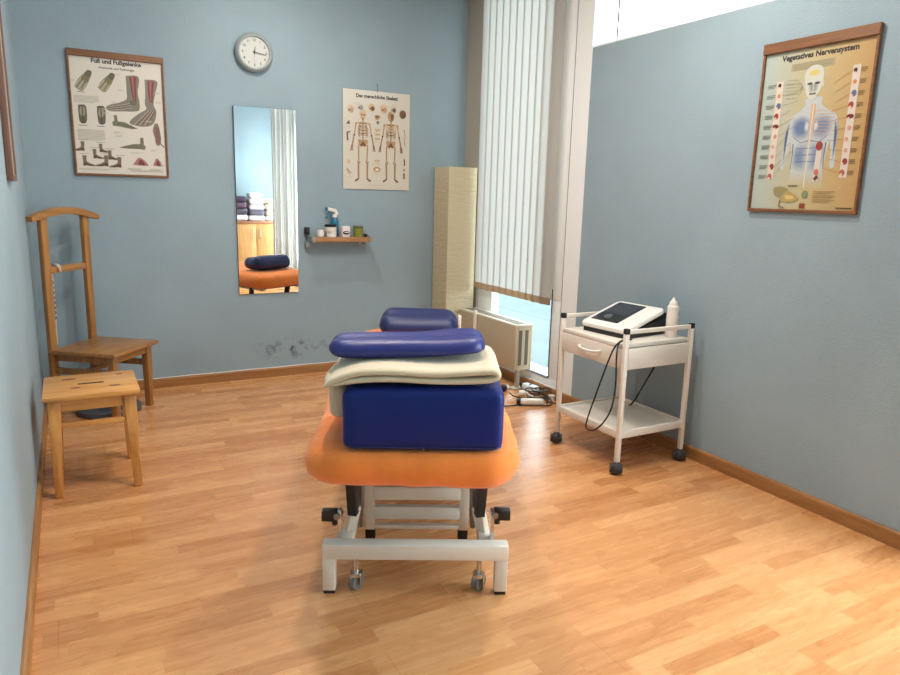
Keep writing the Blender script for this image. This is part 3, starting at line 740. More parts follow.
jar('cream_jar', 'small white cream jar at the left end of the wall shelf', 'jar', 1.71, yi-.01, sz+.003, .023, .046, M_CERAM)
jar('cream_jar', 'white jar at the bottom of the pair stacked on the wall shelf', 'jar', 1.782, yi-.022, sz, .034, .038, M_CERAM)
jar('cream_jar', 'white jar with a black lid, upper of the pair on the wall shelf', 'jar', 1.777, yi-.022, sz+.0385, .040, .048, M_CERAM, M_BLACK, .016)
t = thing('carton', 'small white carton with a black oval emblem on the wall shelf', 'box', (1.884, yi-.01, sz), (0, 0, radians(6)))
b = B(); box(b, -.028, -.025, 0, .028, .025, .074, .0015); obj('body', b, mat('pale_pink_card', (226, 212, 212), .5), t)
b = B(); prism(b, [(.026*cos(i*pi/12), .013*sin(i*pi/12)) for i in range(24)], 0, .0006, M=Matrix.Translation((0, -.0252, .03)) @ Matrix.Rotation(pi/2, 4, 'X')); prism(b, [(.02*cos(i*pi/8)+.012, .004*sin(i*pi/8)+.003) for i in range(16)], .0006, .001, 1, M=Matrix.Translation((-.008, -.0252, .03)) @ Matrix.Rotation(pi/2, 4, 'X'))
obj('emblem', b, [M_BLACK, M_CERAM], t, smooth=False)
t = thing('lidded_tin', 'olive green round tin with darker lid at the right of the wall shelf', 'tin', (1.985, yi-.005, sz))
b = B(); lathe(b, [(0, 0), (.031, 0), (.032, .003), (.035, .062), (0, .062)], seg=30); obj('body', b, mat('olive_green', (128, 136, 52), .4), t)
b = B(); lathe(b, [(0, .062), (.036, .060), (.037, .062), (.037, .073), (.035, .076), (.031, .074), (0, .073)], seg=30); obj('lid', b, mat('dark_olive', (92, 98, 58), .4), t)
b = B(); box(b, 2.03, yi-.02, sz, 2.05, yi+.01, sz+.022, .004); tag(obj('small_black_box', b, M_BLACK), 'small black box beside the green tin on the wall shelf', 'box')
t = thing('spray_bottle', 'teal spray bottle with white and teal trigger head on the wall shelf', 'bottle', (1.828, D-.031, sz-.0))
M_TEAL = mat('teal_plastic', (26, 108, 140), .3)
b = B(); lathe(b, [(0, 0), (.023, 0), (.026, .005), (.026, .09), (.024, .112), (.016, .128), (.013, .135), (0, .135)], seg=26); obj('bottle_body', b, M_TEAL, t)
b = B(); cyl(b, (0, 0, .133), (0, 0, .155), .016, .013, 18); beam(b, (.012, 0, .175), (-.055, 0, .19), .02, .024, bev=.006); beam(b, (.02, 0, .15), (.0, 0, .185), .018, .022, bev=.005); hd = obj('spray_head', b, M_CERAM, t)
b = B(); tube(b, [(-.022, 0, .172), (-.036, 0, .155), (-.052, 0, .14), (-.060, 0, .124)], .0065, 4, 8); obj('trigger', b, M_TEAL, hd)
b = B(); cyl(b, (-.05, 0, .189), (-.066, 0, .193), .012, .009, 14); obj('nozzle', b, M_TEAL, hd)

# ------------------------------------------------------------------ paper floor lamp
lx0, lx1, ly0, ly1, lz = 2.612, 2.845, 4.468, 4.695, 1.475
lp = thing('floor_lamp', 'tall square floor lamp of crinkled cream paper in the back corner', 'lamp', ((lx0+lx1)/2, (ly0+ly1)/2, 0))
hx, hy = (lx1-lx0)/2, (ly1-ly0)/2
b = B(); cols = []
N_ = 60
per = [(-hx, -hy), (hx, -hy), (hx, hy), (-hx, hy)]
ring0 = []
for k in range(4):
    p, q = per[k], per[(k+1) % 4]
    for j in range(10): ring0.append((p[0]+(q[0]-p[0])*j/10, p[1]+(q[1]-p[1])*j/10, j))
grid = []
for i in range(N_+1):
    z = .05+(lz-.05)*i/N_; r = []
    for x, y, j in ring0:
        k = 1+.026*noise.noise(Vector((x*8, y*8, z*26)))*(1 if 0 < j else .3)
        r.append(b.verts.new((x*k, y*k, z)))
    grid.append(r)
for a_, c_ in zip(grid, grid[1:]):
    for k in range(40): b.faces.new((a_[k], a_[(k+1) % 40], c_[(k+1) % 40], c_[k]))
obj('paper_shade', b, M_LAMPP, lp, angle=50)
b = B(); box(b, -hx+.006, -hy+.006, 0, hx-.006, hy-.006, .05, .004)
for sx in (-1, 1):
    for sy in (-1, 1): box(b, sx*(hx-.01)-.004, sy*(hy-.01)-.004, .05, sx*(hx-.01)+.004, sy*(hy-.01)+.004, lz-.01)
obj('lamp_base', b, mat('beech_stick', (196, 160, 108), .5), lp)
b = B(); cyl(b, (0, 0, .05), (0, 0, .13), .02); lathe(b, [(0, .25), (.03, .235), (.038, .2), (.03, .165), (.018, .13), (0, .13)]); obj('light_bulb', b, M_CERAM, lp)

# ------------------------------------------------------------------ radiator
rd = thing('radiator', 'cream panel radiator on feet standing in front of the tall window', 'radiator', (2.72, 3.70, 0))
L_, Z0, Z1 = .745, .14, .442
for nm, xx in (('front_panel', 0), ('rear_panel', .118)):
    b = B(); box(b, xx, 0, Z0, xx+.02, L_, Z1, .005); obj(nm, b, M_RAD, rd)
b = B()
box(b, .0, 0, Z1-.004, .138, L_, Z1+.008, .003)
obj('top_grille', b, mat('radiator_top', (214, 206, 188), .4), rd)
b = B()
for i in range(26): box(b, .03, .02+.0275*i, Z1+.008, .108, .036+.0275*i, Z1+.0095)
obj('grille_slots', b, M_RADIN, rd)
for y in (.0, L_-.012):
    b = B(); box(b, .02, y, Z0+.004, .118, y+.012, Z1-.004)
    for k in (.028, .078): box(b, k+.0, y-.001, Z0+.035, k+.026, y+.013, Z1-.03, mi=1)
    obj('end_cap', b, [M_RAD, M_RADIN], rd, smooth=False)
for y in (.06, .67):
    b = B(); box(b, .055, y-.012, 0, .083, y+.012, .19, .003); box(b, .02, y-.03, 0, .118, y+.03, .008, .002); obj('foot', b, mat('radiator_foot', (190, 182, 166), .4), rd)
b = B(); cyl(b, (-.012, .50, Z1-.1), (-.012, .50, Z1+.03), .013, seg=16); cyl(b, (-.012, .50, Z1-.1), (.005, .50, Z1-.1), .008); obj('thermostat_valve', b, M_CERAM, rd)

# ------------------------------------------------------------------ stool (front left)
st = thing('stool', 'low square pine stool with a handle slot by the left wall', 'stool', (.228, 3.325, 0))
sh_ = .425
b = B(); box(b, -.183, -.182, sh_-.022, .183, .182, sh_, .004); obj('seat', b, M_PINE, st)
b = B(); prism(b, rrect(.052, .0105, .0104, 5, .0, .0), sh_, sh_+.0006); obj('handle_slot', b, M_HOLE, st, smooth=False)
for x, y, rx, ry in ((-.085, .10, .03, .012), (.09, -.075, .024, .012), (-.06, -.062, .02, .009), (.12, .12, .014, .008)):
    b = B(); prism(b, [(x+rx*cos(i*pi/8), y+ry*sin(i*pi/8)) for i in range(16)], sh_, sh_+.0004)
    obj('wood_knot', b, M_KNOT, st, smooth=False)
for sx in (-1, 1):
    for sy in (-1, 1):
        b = B(); beam(b, (sx*.142, sy*.14, sh_-.022), (sx*.15, sy*.205 if sy < 0 else .15, 0), .05, .042, up=(0, 1, 0), bev=.003, t1=.62); obj('leg', b, M_PINEZ, st)
for sg in (-1, 1):
    b = B(); box(b, -.118, sg*.142-.01, sh_-.075, .118, sg*.142+.01, sh_-.0225, .002); obj('apron', b, M_PINE, st)
    b = B(); box(b, sg*.142-.01, -.118, sh_-.075, sg*.142+.01, .118, sh_-.0225, .002); obj('apron', b, M_PINE, st)
    b = B(); box(b, sg*.144-.01, -.138, .285, sg*.144+.01, .125, .31, .002); obj('stretcher', b, M_PINEZ, st)
b = B(); box(b, -.128, .135, .285, .128, .151, .31, .002); obj('stretcher', b, M_PINE, st)
b = B(); box(b, -.128, -.168, .283, .128, -.152, .305, .002); obj('stretcher', b, M_PINE, st)

# ------------------------------------------------------------------ valet chair in the corner
A = math.atan2(.78, .62)
vc = thing('valet_chair', 'brown wooden valet chair with tall hanger back in the left corner', 'chair', (.092, 4.322, .008), (0, 0, A))
b = B(); box(b, -.07, -.395, .36, .34, .0, .382, .004); obj('seat', b, M_CHAIRX, vc)
for x in (-.028, .30):
    b = B(); beam(b, (x, .012, -.008), (x, .004, 1.12), .048, .026, up=(0, 1, 0), bev=.003); obj('back_post', b, M_CHAIR, vc)
b = B()
prof = []
for i in range(25):
    t_ = -1+2*i/24; prof.append((.137+t_*.262, 1.148-.048*t_*t_))
top = prof; bot = [(x, z-.038+.012*abs((x-.137)/.262)**4) for x, z in prof]
poly = top+bot[::-1]
prism(b, poly, -.016, .022, M=Matrix(((1, 0, 0, 0), (0, 0, -1, 0), (0, 1, 0, 0), (0, 0, 0, 1)))); bmesh.ops.triangulate(b, faces=[f for f in b.faces if len(f.verts) > 4]); obj('hanger_rail', b, M_CHAIRX, vc, angle=30)
b = B(); box(b, -.004, -.004, .794, .276, .018, .83, .003); obj('cross_bar', b, M_CHAIRX, vc)
for x in (-.02, .29):
    b = B(); beam(b, (x, -.345, .36), (x, -.345, -.008), .042, .042, up=(0, 1, 0), bev=.003, t1=.8); obj('front_leg', b, M_CHAIR, vc)
    b = B(); box(b, x-.01, -.325, .24, x+.01, .0, .275, .002); obj('stretcher', b, M_CHAIR, vc)
    b = B(); box(b, x-.01, -.325, .315, x+.01, .0, .36, .002); obj('apron', b, M_CHAIR, vc)
b = B(); box(b, .001, -.355, .315, .27, -.335, .36, .002); obj('apron', b, M_CHAIRX, vc)
b = B(); box(b, .0, -.18, .245, .28, -.16, .27, .002); obj('stretcher', b, M_CHAIRX, vc)
# strap hanging on the chair
b = B()
sp_ = [(.032, .022, .70), (.032, .0235, .80), (.034, .014, .835), (.036, -.002, .837), (.038, -.012, .828), (.04, -.012, .805)]
def ribbon(bm, pts, wdir, wd, th=.0012, n=6, mi=0):
    P = catmull(pts, n); wv = Vector(wdir).normalized()*wd/2; a = [(bm.verts.new(p-wv), bm.verts.new(p+wv)) for p in P]
    for p, q in zip(a, a[1:]): bm.faces.new((p[0], p[1], q[1], q[0])).material_index = mi
    bmesh.ops.solidify(bm, geom=list(bm.faces), thickness=th)
ribbon(b, [(.03, .03, .39), (.034, .028, .55), (.036, .026, .70)]+[(.038, .025, .80), (.04, .02, .838), (.044, -.002, .842), (.05, -.0125, .826), (.058, -.0125, .80)], (1, 0, 0), .024)
sb = thing('hanging_strap', 'white strap with dark zigzag pattern hanging over the valet chair bar', 'strap', (.092, 4.322, .008), (0, 0, A))
obj('strap_band', b, mat('white_webbing', (226, 216, 200), .7), sb)
b = B()
for k in range(8): beam(b, (.024, .0255, .53+.028*k), (.044, .0255, .544+.028*k), .003, .003); beam(b, (.044, .0255, .544+.028*k), (.024, .0255, .558+.028*k), .003, .003)
obj('zigzag_pattern', b, mat('dark_stitching', (70, 50, 44), .7), sb)
b = B(); lathe(b, [(0, 0), (.16, .0), (.17, .006), (.17, .03), (.155, .045), (.09, .05), (0, .048)], (.325, 4.305, 0), seg=48)
tag(obj('balance_cushion', b, mat('dark_grey_rubber', (74, 78, 86), .5, bump=.4, bscale=120)), 'flat dark grey round cushion on the floor under the valet chair', 'cushion')

# ------------------------------------------------------------------ treatment table
TA = radians(-27.0); TO = (1.098, 1.842, 0)
tb = thing('treatment_table', 'massage table with orange terry cover on a white steel frame', 'massage table', TO, (0, 0, TA))
def padfn(p):
    nz = noise.noise(Vector((p.x*5, p.y*5, p.z*9)))*.011+noise.noise(Vector((p.x*14, p.y*12, p.z*20)))*.005
    edge = 1+nz*1.4/.32
    z = p.z+nz*.55
    e = max(abs(p.x-.03)-.236, abs(p.y+.779)-.176)          # pressed down under the block cushion
    if p.z > .5 and e < .03: z = min(z, .5405+max(0, e)*.6)
    return Vector((p.x*edge, p.y+nz*.6, z))
PH, PL = .328, .97
b = B()
prof = [(.09, .433), (.05, .429), (.022, .435), (.006, .452), (0, .478), (.001, .500), (.009, .522), (.025, .538), (.05, .547), (.085, .552), (.13, .5545), (.18, .556), (.24, .557), (.29, .557)]
slab(b, PH, PL, .13, prof, 0, 0, n=12, fn=padfn)
obj('terry_cover', b, M_ORANGE, tb, angle=80, loc=(-.012, PL-.185, 0))
b = B(); slab(b, PH-.05, PL-.05, .1, [(0, .425), (0, .436)], 0, 0); obj('table_top_board', b, mat('board_brown', (90, 70, 54), .6), tb, loc=(-.012, PL-.185, 0), smooth=False)
LZ = .175
for y, nm in ((0, 'foot_bar'), (1.5, 'foot_bar')):
    b = B(); box(b, -.298, y-.025, .122, .298, y+.025, LZ, .006); fb = obj(nm, b, M_FRAMEG, tb)
    for sx in (-1, 1):
        b = B(); box(b, sx*.277-.0205, y-.021, .012, sx*.277+.0205, y+.021, .124, .003); lg = obj('leg', b, M_FRAMEG, tb)
        b = B(); box(b, sx*.277-.018, y-.018, 0, sx*.277+.018, y+.018, .013, .002); obj('foot_pad', b, M_BLACK, lg)
for sx in (-1, 1):
    b = B(); box(b, sx*.225-.02, .025, .135, sx*.225+.02, 1.475, .174, .004); obj('side_rail', b, M_FRAMEG, tb)
    b = B(); box(b, sx*.2-.018, .02, .395, sx*.2+.018, 1.62, .43, .004); obj('upper_rail', b, M_FRAMEG, tb)
    for y, s in ((.06, 1), (1.44, -1)):
        b = B(); beam(b, (sx*.222, y+.03*s, .174), (sx*.202, y, .27), .036, .03, bev=.003); am = obj('lift_arm', b, M_FRAMEG, tb)
        b = B(); beam(b, (sx*.204, y-.002*s, .245), (sx*.212, y-.03*s, .43), .031, .04, bev=.003); obj('arm_sleeve', b, M_BLACK, am)
    b = B(); cyl(b, (sx*.19, .12, .17), (sx*.178, .06, .40), .010, seg=14); obj('gas_spring', b, M_STEEL, tb)
    # inner ladder
    b = B(); beam(b, (sx*.160, .17, .135), (sx*.160, .10, .43), .032, .026, bev=.002); lr = obj('ladder_rail', b, M_FRAMEG, tb)
    b = B(); beam(b, (sx*.160, .178, .10), (sx*.160, .17, .14), .034, .03, bev=.002); obj('end_cap', b, M_BLACK, lr)
for y, z, hh in ((.16, .15, .014), (.148, .208, .046), (.128, .288, .046), (.11, .365, .034)):
    b = B(); box(b, -.145, y-.012, z-hh/2, .145, y+.012, z+hh/2, .003); obj('ladder_rung', b, M_FRAMEG, tb)
for y in (.4, .75, 1.15):
    b = B(); box(b, -.205, y-.02, .145, .205, y+.02, .18, .003); obj('cross_member', b, M_FRAMEG, tb)
b = B(); beam(b, (0, .42, .18), (0, .95, .40), .05, .05, bev=.01); obj('lift_actuator', b, mat('actuator_grey', (96, 96, 96), .5), tb)
for sx in (-1, 1):
    for y in (.012, 1.488):
        x = .008+sx*.2
        b = B(); cyl(b, (x, y, .05), (x, y, .124), .008, seg=12); cyl(b, (x, y, .05), (x, y, .062), .02, seg=16); box(b, x-.018, y-.016, .02, x-.013, y+.02, .058, .001); box(b, x+.013, y-.016, .02, x+.018, y+.02, .058, .001)
        cs = obj('caster', b, M_CHROME, tb)
        b = B(); cyl(b, (x-.010, y+.011, .029), (x+.010, y-.003, .029), .029, seg=26); obj('wheel', b, mat('grey_wheel', (120, 118, 114), .4), cs)
        b = B(); cyl(b, (x-.0195, y+.01, .027), (x+.0195, y+.01, .027), .009, seg=14); obj('axle', b, M_CHROME, cs)
for sx, zb in ((-1, .252), (1, .262)):
    b = B(); box(b, sx*.247-.006, .020, .15, sx*.247+.006, .046, .272, .001); pd = obj('lever_plate', b, M_CHROME, tb)
    b = B(); box(b, sx*.252 if sx > 0 else -.304, .014, zb-.018, .304 if sx > 0 else -.252, .05, zb+.016, .003); cyl(b, (sx*.262, .032, zb-.02), (sx*.262, .032, zb-.034), .011, seg=14); obj('lever_knob', b, M_BLACK, pd)
    b = B(); cyl(b, (sx*.255, .012, zb), (sx*.247, .05, zb), .011, seg=14); obj('bolt', b, M_STEEL, pd)

def on_table(name, label, cat, x, y, z, rz=0):
    return thing(name, label, cat, Matrix.Rotation(TA, 3, 'Z') @ Vector((x, y, 0))+Vector((TO[0], TO[1], z)), (0, 0, TA+rz))
# blue block cushion
t = on_table('block_cushion', 'large navy vinyl block cushion at the near end of the orange table', 'cushion', .018, .006, .543)
def blk(p, h):
    bul = .006*(1-(p.x/h.x)**2)*(1-(p.z/h.z)**2)
    nz = noise.noise(Vector((p.x*6, p.y*6, p.z*6+4)))*.003
    return (p.x+nz, p.y+(bul if p.y > 0 else -bul), p.z+.006*(1-(p.x/h.x)**2)*(1 if p.z > 0 else 0)+nz)
b = B(); rcush(b, (0, 0, .092), (.464, .34, .184), .028, 18, blk); obj('cover', b, M_VINYL, t, angle=80)
b = B(); pts = rrect(.2285, .1675, .028, 6); tube(b, [(x, y, .012) for x, y in pts]+[(pts[0][0], pts[0][1], .012)], .0025, 1, 6, smooth=False); obj('seam', b, M_VINYL2, t)
b = B(); box(b, -.003, -.176, .002, .003, -.168, .012, .001); obj('zip_pull', b, mat('zip_red', (110, 50, 60), .4), t)
# folded fleece blanket on it
t = on_table('folded_blanket', 'folded beige fleece blanket on top of the navy block cushion', 'blanket', .003, .02, .7395)
def lay(bm, zlo, zhi, x0, x1, y0, y1, seed, wave):
    n1, n2 = 34, 16; g = []
    for i in range(n1+1):
        row = []
        for j in range(n2+1):
            u, v = i/n1, j/n2; x = x0+(x1-x0)*u; y = y0+(y1-y0)*v
            nz = noise.noise(Vector((x*7, y*5, seed)))*wave
            row.append((x, y, nz))
        g.append(row)
    ev = lambda u, v: (max(0, 1-abs(2*u-1)**10))**.5*(max(0, 1-abs(2*v-1)**8))**.5
    top = [[bm.verts.new((x, y, (zlo+zhi)/2+(zhi-zlo)/2*ev(i/n1, j/n2)+nz)) for j, (x, y, nz) in enumerate(r)] for i, r in enumerate(g)]
    bot = [[top[i][j] if i in (0, n1) or j in (0, n2) else bm.verts.new((x, y, (zlo+zhi)/2-(zhi-zlo)/2*ev(i/n1, j/n2)+nz*.4)) for j, (x, y, nz) in enumerate(r)] for i, r in enumerate(g)]
    for i in range(n1):
        for j in range(n2):
            for G in (top, bot):
                q = [G[i][j], G[i+1][j], G[i+1][j+1], G[i][j+1]]
                try: bm.faces.new(q)
                except ValueError: pass
b = B()
# cross section of the folded stack, swept along y: closed fold on the right
sec_n = 40
def section(y):
    k = noise.noise(Vector((y*6, 1.3, 0)))*.004
    mid = [(-.245, -.006), (-.18, .012), (-.08, .020), (.05, .017), (.15, .020), (.205, .028), (.226, .044), (.212, .062), (.16, .058), (.05, .047), (-.08, .050), (-.17, .044), (-.235, .014), (-.268, -.012)]
    return [(x+k, z*.66+noise.noise(Vector((x*7, y*5, 2.2)))*.005) for x, z in mid]
rows = []
for iy in range(21):
    y = -.178+.33*iy/20
    e = min(1., min(iy, 20-iy)/1.5+.25)
    sec = catmull([(x, 0, z) for x, z in section(y)], 4)
    ring = []
    M_ = len(sec)
    out, inn = [], []
    for i, p in enumerate(sec):
        d = (sec[min(i+1, M_-1)]-sec[max(i-1, 0)]).normalized(); nrm = Vector((-d.z, 0, d.x))
        cap = (1-max(0, (2*abs(i/(M_-1)-.5))-.9)/.1*.75)
        th = .0105*e**.5*cap
        out.append(Vector((p.x, y, p.z))+nrm*th); inn.append(Vector((p.x, y, p.z))-nrm*th)
    rows.append([b.verts.new(v) for v in out+inn[::-1]])
for r0, r1 in zip(rows, rows[1:]):
    m_ = len(r0)
    for i in range(m_): b.faces.new((r0[i], r0[(i+1) % m_], r1[(i+1) % m_], r1[i]))
for r_ in (rows[0], rows[-1]):
    h_ = len(r_)//2
    for i in range(h_-1): b.faces.new((r_[i], r_[i+1], r_[-2-i], r_[-1-i]))
obj('folded_layers', b, M_FLEECE, t, angle=80)
b = B(); tube(b, [(-.262, -.12, -.012), (-.268, -.02, -.016), (-.262, .10, -.014)], lambda s: .016*(1-.35*abs(2*s-1)**3), 6, 12); obj('rolled_edge', b, M_FLEECE, t, angle=80)
b = B(); rcush(b, (-.251, .05, -.062), (.05, .22, .115), .022, 10, lambda p, h: (p.x*(1.15-.5*(p.z/h.z)*.3)-.012*(p.z/h.z-1)*.5+noise.noise(p*11)*.006, p.y+noise.noise(p*8)*.01, p.z+.03*sin(p.y*9)*(p.z < 0)))
obj('hanging_end', b, M_FLEECE, t, angle=80)
# contoured neck pillows
def contour(bm, c, L, Dp, Hh_, sag=.0, tilt=0., seed=0, front=.8):
    def fn(p, h):
        u = p.y/h.y                                       # -1 front .. 1 back
        prof = (front*math.exp(-((u+.55)/.45)**2)+1.0*math.exp(-((u-.5)/.5)**2))
        prof = .62+.40*prof
        z = (p.z+h.z)*prof
        z0 = h.z*.72
        z += noise.noise(Vector((p.x*6, p.y*6, seed)))*.006*(p.z > -h.z*.5)
        z += sag*(p.x/h.x)**2+tilt*p.x
        ex = abs(p.x)/h.x; en = 1-.42*ex**10
        z = z0+(z-z0)*(1-.38*ex**12)
        return (p.x, p.y*en, z)
    rcush(bm, c, (L, Dp, Hh_), min(Hh_, Dp)*.47, 20, fn)
M_VINYL3 = mat('violet_navy_vinyl', (32, 40, 112), .36, bump=.25, bscale=350)
t = on_table('neck_bolster', 'long navy vinyl bolster lying on the beige folded blanket', 'bolster', -.036, .045, .790, radians(0))
b = B(); contour(b, (0, 0, 0), .475, .19, .056, .006, .05, 2.1); obj('cover', b, M_VINYL3, t, angle=80)
b = B(); lathe(b, [(0, 0), (.008, .0), (.009, .006), (0, .008)], (.229, -.02, .042), (1, 0, .2), 14); obj('tied_end', b, M_VINYL2, t)
t = on_table('neck_bolster', 'dark navy contoured pillow at the far end of the orange table', 'bolster', -.020, 1.46, .567)
b = B(); contour(b, (0, 0, 0), .405, .24, .122, 0, 0, 5.2, .55); obj('cover', b, M_VINYL2, t, angle=80)
b = B(); box(b, .2, -.03, .03, .216, .03, .10, .004); obj('care_tag', b, M_CERAM, t)

# ------------------------------------------------------------------ white trolley
CX0, CX1, CY0, CY1 = 2.387, 2.80, 2.322, 2.785
ct = thing('trolley', 'white metal trolley with a drawer standing by the right wall', 'cart', ((CX0+CX1)/2, (CY0+CY1)/2, 0))
cx, cy = (CX0+CX1)/2, (CY0+CY1)/2; hx, hy = (CX1-CX0)/2, (CY1-CY0)/2
for sx in (-1, 1):
    for sy in (-1, 1):
        b = B(); box(b, sx*hx-.0105, sy*hy-.0105, .056, sx*hx+.0105, sy*hy+.0105, .69, .002); lg = obj('post', b, M_CART, ct)
        b = B(); box(b, sx*hx-.0115, sy*hy-.0115, .672, sx*hx+.0115, sy*hy+.0115, .698, .003); obj('post_cap', b, M_BLACK, lg)
        ox, oy = (-.008, -.006)
        b = B(); cyl(b, (sx*hx, sy*hy, .045), (sx*hx, sy*hy, .06), .012, seg=14)
        q = Vector((sx*hx+ox, sy*hy+oy, .0295)); ax = Vector((.75, -.66, 0))
        rcush(b, q, (.058, .058, .059), .027, 8); cyl(b, q-ax*.03, q+ax*.03, .021, seg=20); obj('caster', b, M_RUB, ct)
for sy in (-1, 1):
    b = B(); box(b, -hx+.0105, sy*hy-.008, .672, hx-.0105, sy*hy+.008, .692, .003); obj('hand_rail', b, M_CART, ct)
b = B(); box(b, -hx-.008, -hy+.0108, .604, hx+.004, hy-.0108, .622, .003); obj('tray_top', b, M_LAMINATE, ct)
b = B()
box(b, -hx+.014, -hy+.0-.008, .505, hx-.011, -hy+.008, .6035, .001); box(b, -hx+.014, hy-.008, .505, hx-.011, hy+.008, .6035, .001); box(b, hx-.012, -hy+.011, .505, hx, hy-.011, .6035, .001); box(b, -hx+.014, -hy+.008, .505, hx-.012, hy-.008, .515)
obj('drawer_case', b, M_LAMINATE, ct)
b = B(); box(b, -hx-.011, -hy+.0125, .506, -hx+.012, hy-.0125, .6015, .002); dr = obj('drawer', b, M_LAMINATE, ct)
b = B(); tube(b, [(-hx-.011, .075, .563), (-hx-.026, .066, .561), (-hx-.034, .03, .556), (-hx-.034, -.03, .556), (-hx-.026, -.066, .561), (-hx-.011, -.075, .563)], .0062, 5, 10); obj('handle', b, M_WHITE, dr)
b = B(); box(b, -hx+.0115, -hy+.0115, .188, hx-.0115, hy-.0115, .2, .001)
for s in (-1, 1): box(b, -hx-.004, s*hy-.007, .172, hx+.004, s*hy+.007, .208, .002); box(b, s*hx-.007, -hy+.008, .172, s*hx+.007, hy-.008, .208, .002)
obj('lower_shelf', b, M_LAMINATE, ct)

# therapy device
dv = thing('therapy_device', 'white tilted therapy device with black screen on top of the white trolley', 'medical device', (2.606, 2.578, .6225), (0, 0, radians(-83)))
# local: x right (towards -Y world), y into depth (+X world)
tl = radians(17)
Mt = Matrix.Translation((0, -.155, .021)) @ Matrix.Rotation(tl, 4, 'X')
b = B(); slab(b, .15, .15, .03, [(.006, 0), (0, .005), (0, .016), (.003, .022), (.012, .025), (.03, .0255)], 0, .15)
for v in b.verts: v.co = Mt @ v.co
obj('front_panel', b, mat('device_white', (236, 232, 226), .3), dv)
b = B(); prism(b, rrect(.087, .112, .006, 4, -.034, .162), .0255, .0265, M=Mt); obj('screen_glass', b, mat('screen_black', (26, 28, 34), .12), dv, smooth=False)
b = B(); prism(b, rrect(.072, .06, .002, 3, -.034, .202), .0265, .0268, M=Mt); obj('display', b, mat('display_grey', (52, 56, 66), .2), dv, smooth=False)
b = B(); lathe(b, [(0, .0265), (.022, .0265), (.021, .034), (.014, .036), (0, .036)], seg=28)
for v in b.verts: v.co = Mt @ (v.co+Vector((-.042, .096, 0)))
obj('control_knob', b, M_STEEL, dv)
b = B(); prism(b, [(-.145, .0), (.14, .0), (.155, .012), (.155, .094), (.145, .107), (-.145, .0215)], -.135, .135, M=Matrix(((0, 0, 1, 0), (1, 0, 0, 0), (0, 1, 0, 0), (0, 0, 0, 1)))); obj('black_base', b, M_BLACK, dv, angle=30)
b = B(); tube(b, [(.11, .16, .06), (.130, .13, .07), (.136, .02, .05), (.130, -.06, .022)], .012, 6, 10); obj('probe_holder', b, M_BLACK, dv)
# gel bottle
gb = thing('gel_bottle', 'white gel bottle with pointed cap beside the device on the trolley', 'bottle', (2.738, 2.390, .6225))
b = B(); lathe(b, [(0, 0), (.025, 0), (.028, .004), (.028, .10), (.026, .118), (.026, .128), (0, .128)], seg=28); obj('bottle_body', b, mat('gel_bottle_white', (236, 226, 214), .35), gb)
b = B(); lathe(b, [(0, .128), (.027, .128), (.027, .150), (.02, .156), (.018, .172), (.008, .182), (.004, .193), (0, .194)], seg=28); obj('cap', b, M_CERAM, gb)
# cables of the device
b = B(); tube(b, [(2.47, 2.40, .632), (2.40, 2.352, .640), (2.366, 2.35, .628), (2.352, 2.37, .585), (2.35, 2.419, .462), (2.35, 2.47, .326), (2.35, 2.515, .195), (2.35, 2.50, .168), (2.35, 2.45, .182), (2.35, 2.39, .24), (2.35, 2.345, .322), (2.35, 2.33, .437), (2.352, 2.34, .577), (2.366, 2.343, .628), (2.40, 2.342, .640), (2.47, 2.375, .632)], .004, 8, 8)
tag(obj('device_cable', b, M_CABLE), 'thin black cable looping down in front of the trolley drawer', 'cable')
b = B(); tube(b, [(2.82, 2.52, .56), (2.80, 2.52, .47), (2.77, 2.555, .36), (2.74, 2.60, .24), (2.725, 2.62, .2085)], .0045, 6, 8)
tag(obj('power_lead', b, M_CABLE), 'short black lead hanging behind the trolley down to its lower shelf', 'cable')

# ------------------------------------------------------------------ cables on the floor by the radiator
t = thing('plug_adapter', 'white plug adapter block on the floor beside the radiator foot', 'adapter', (2.815, 3.635, 0), (0, 0, radians(-82)))
b = B(); rcush(b, (0, 0, .032), (.13, .058, .05), .018, 6); obj('housing', b, mat('adapter_white', (214, 222, 226), .35), t)
b = B(); cyl(b, (0, 0, .056), (0, 0, .0585), .013, seg=18); obj('button', b, M_RUB, t)
b = B(); cyl(b, (-.065, 0, .032), (-.085, 0, .032), .022, .018, 18); obj('socket_end', b, M_BLACK, t)
t = thing('power_strip', 'white power strip lying among black cables on the floor', 'power strip', (2.665, 3.405, 0), (0, 0, radians(-28)))
b = B(); rcush(b, (0, 0, .02), (.15, .05, .036), .014, 6); obj('housing', b, M_CERAM, t)
b = B(); cyl(b, (-.095, 0, .02), (-.072, 0, .02), .02, .018, 16); obj('plug', b, M_BLACK, t)
t = thing('plug', 'small white plug on the floor near the radiator foot', 'plug', (2.70, 3.60, 0), (0, 0, radians(-40)))
b = B(); lathe(b, [(0, 0), (.019, 0), (.02, .03), (.012, .045), (0, .048)], (0, 0, .02), (1, 0, 0), 18); obj('body', b, M_CERAM, t)
b = B(); cyl(b, (-.018, .006, .02), (0, .006, .02), .003, seg=8); cyl(b, (-.018, -.006, .02), (0, -.006, .02), .003, seg=8); obj('prongs', b, M_CHROME, t)
t = thing('plug', 'black plug with white collar beside the blue block cushion on the floor', 'plug', (2.66, 3.73, 0), (0, 0, radians(20)))
b = B(); rcush(b, (0, 0, .024), (.05, .042, .044), .012, 5); obj('body', b, M_BLACK, t)
b = B(); cyl(b, (.024, 0, .022), (.05, 0, .022), .018, .015, 16); obj('collar', b, M_CERAM, t)
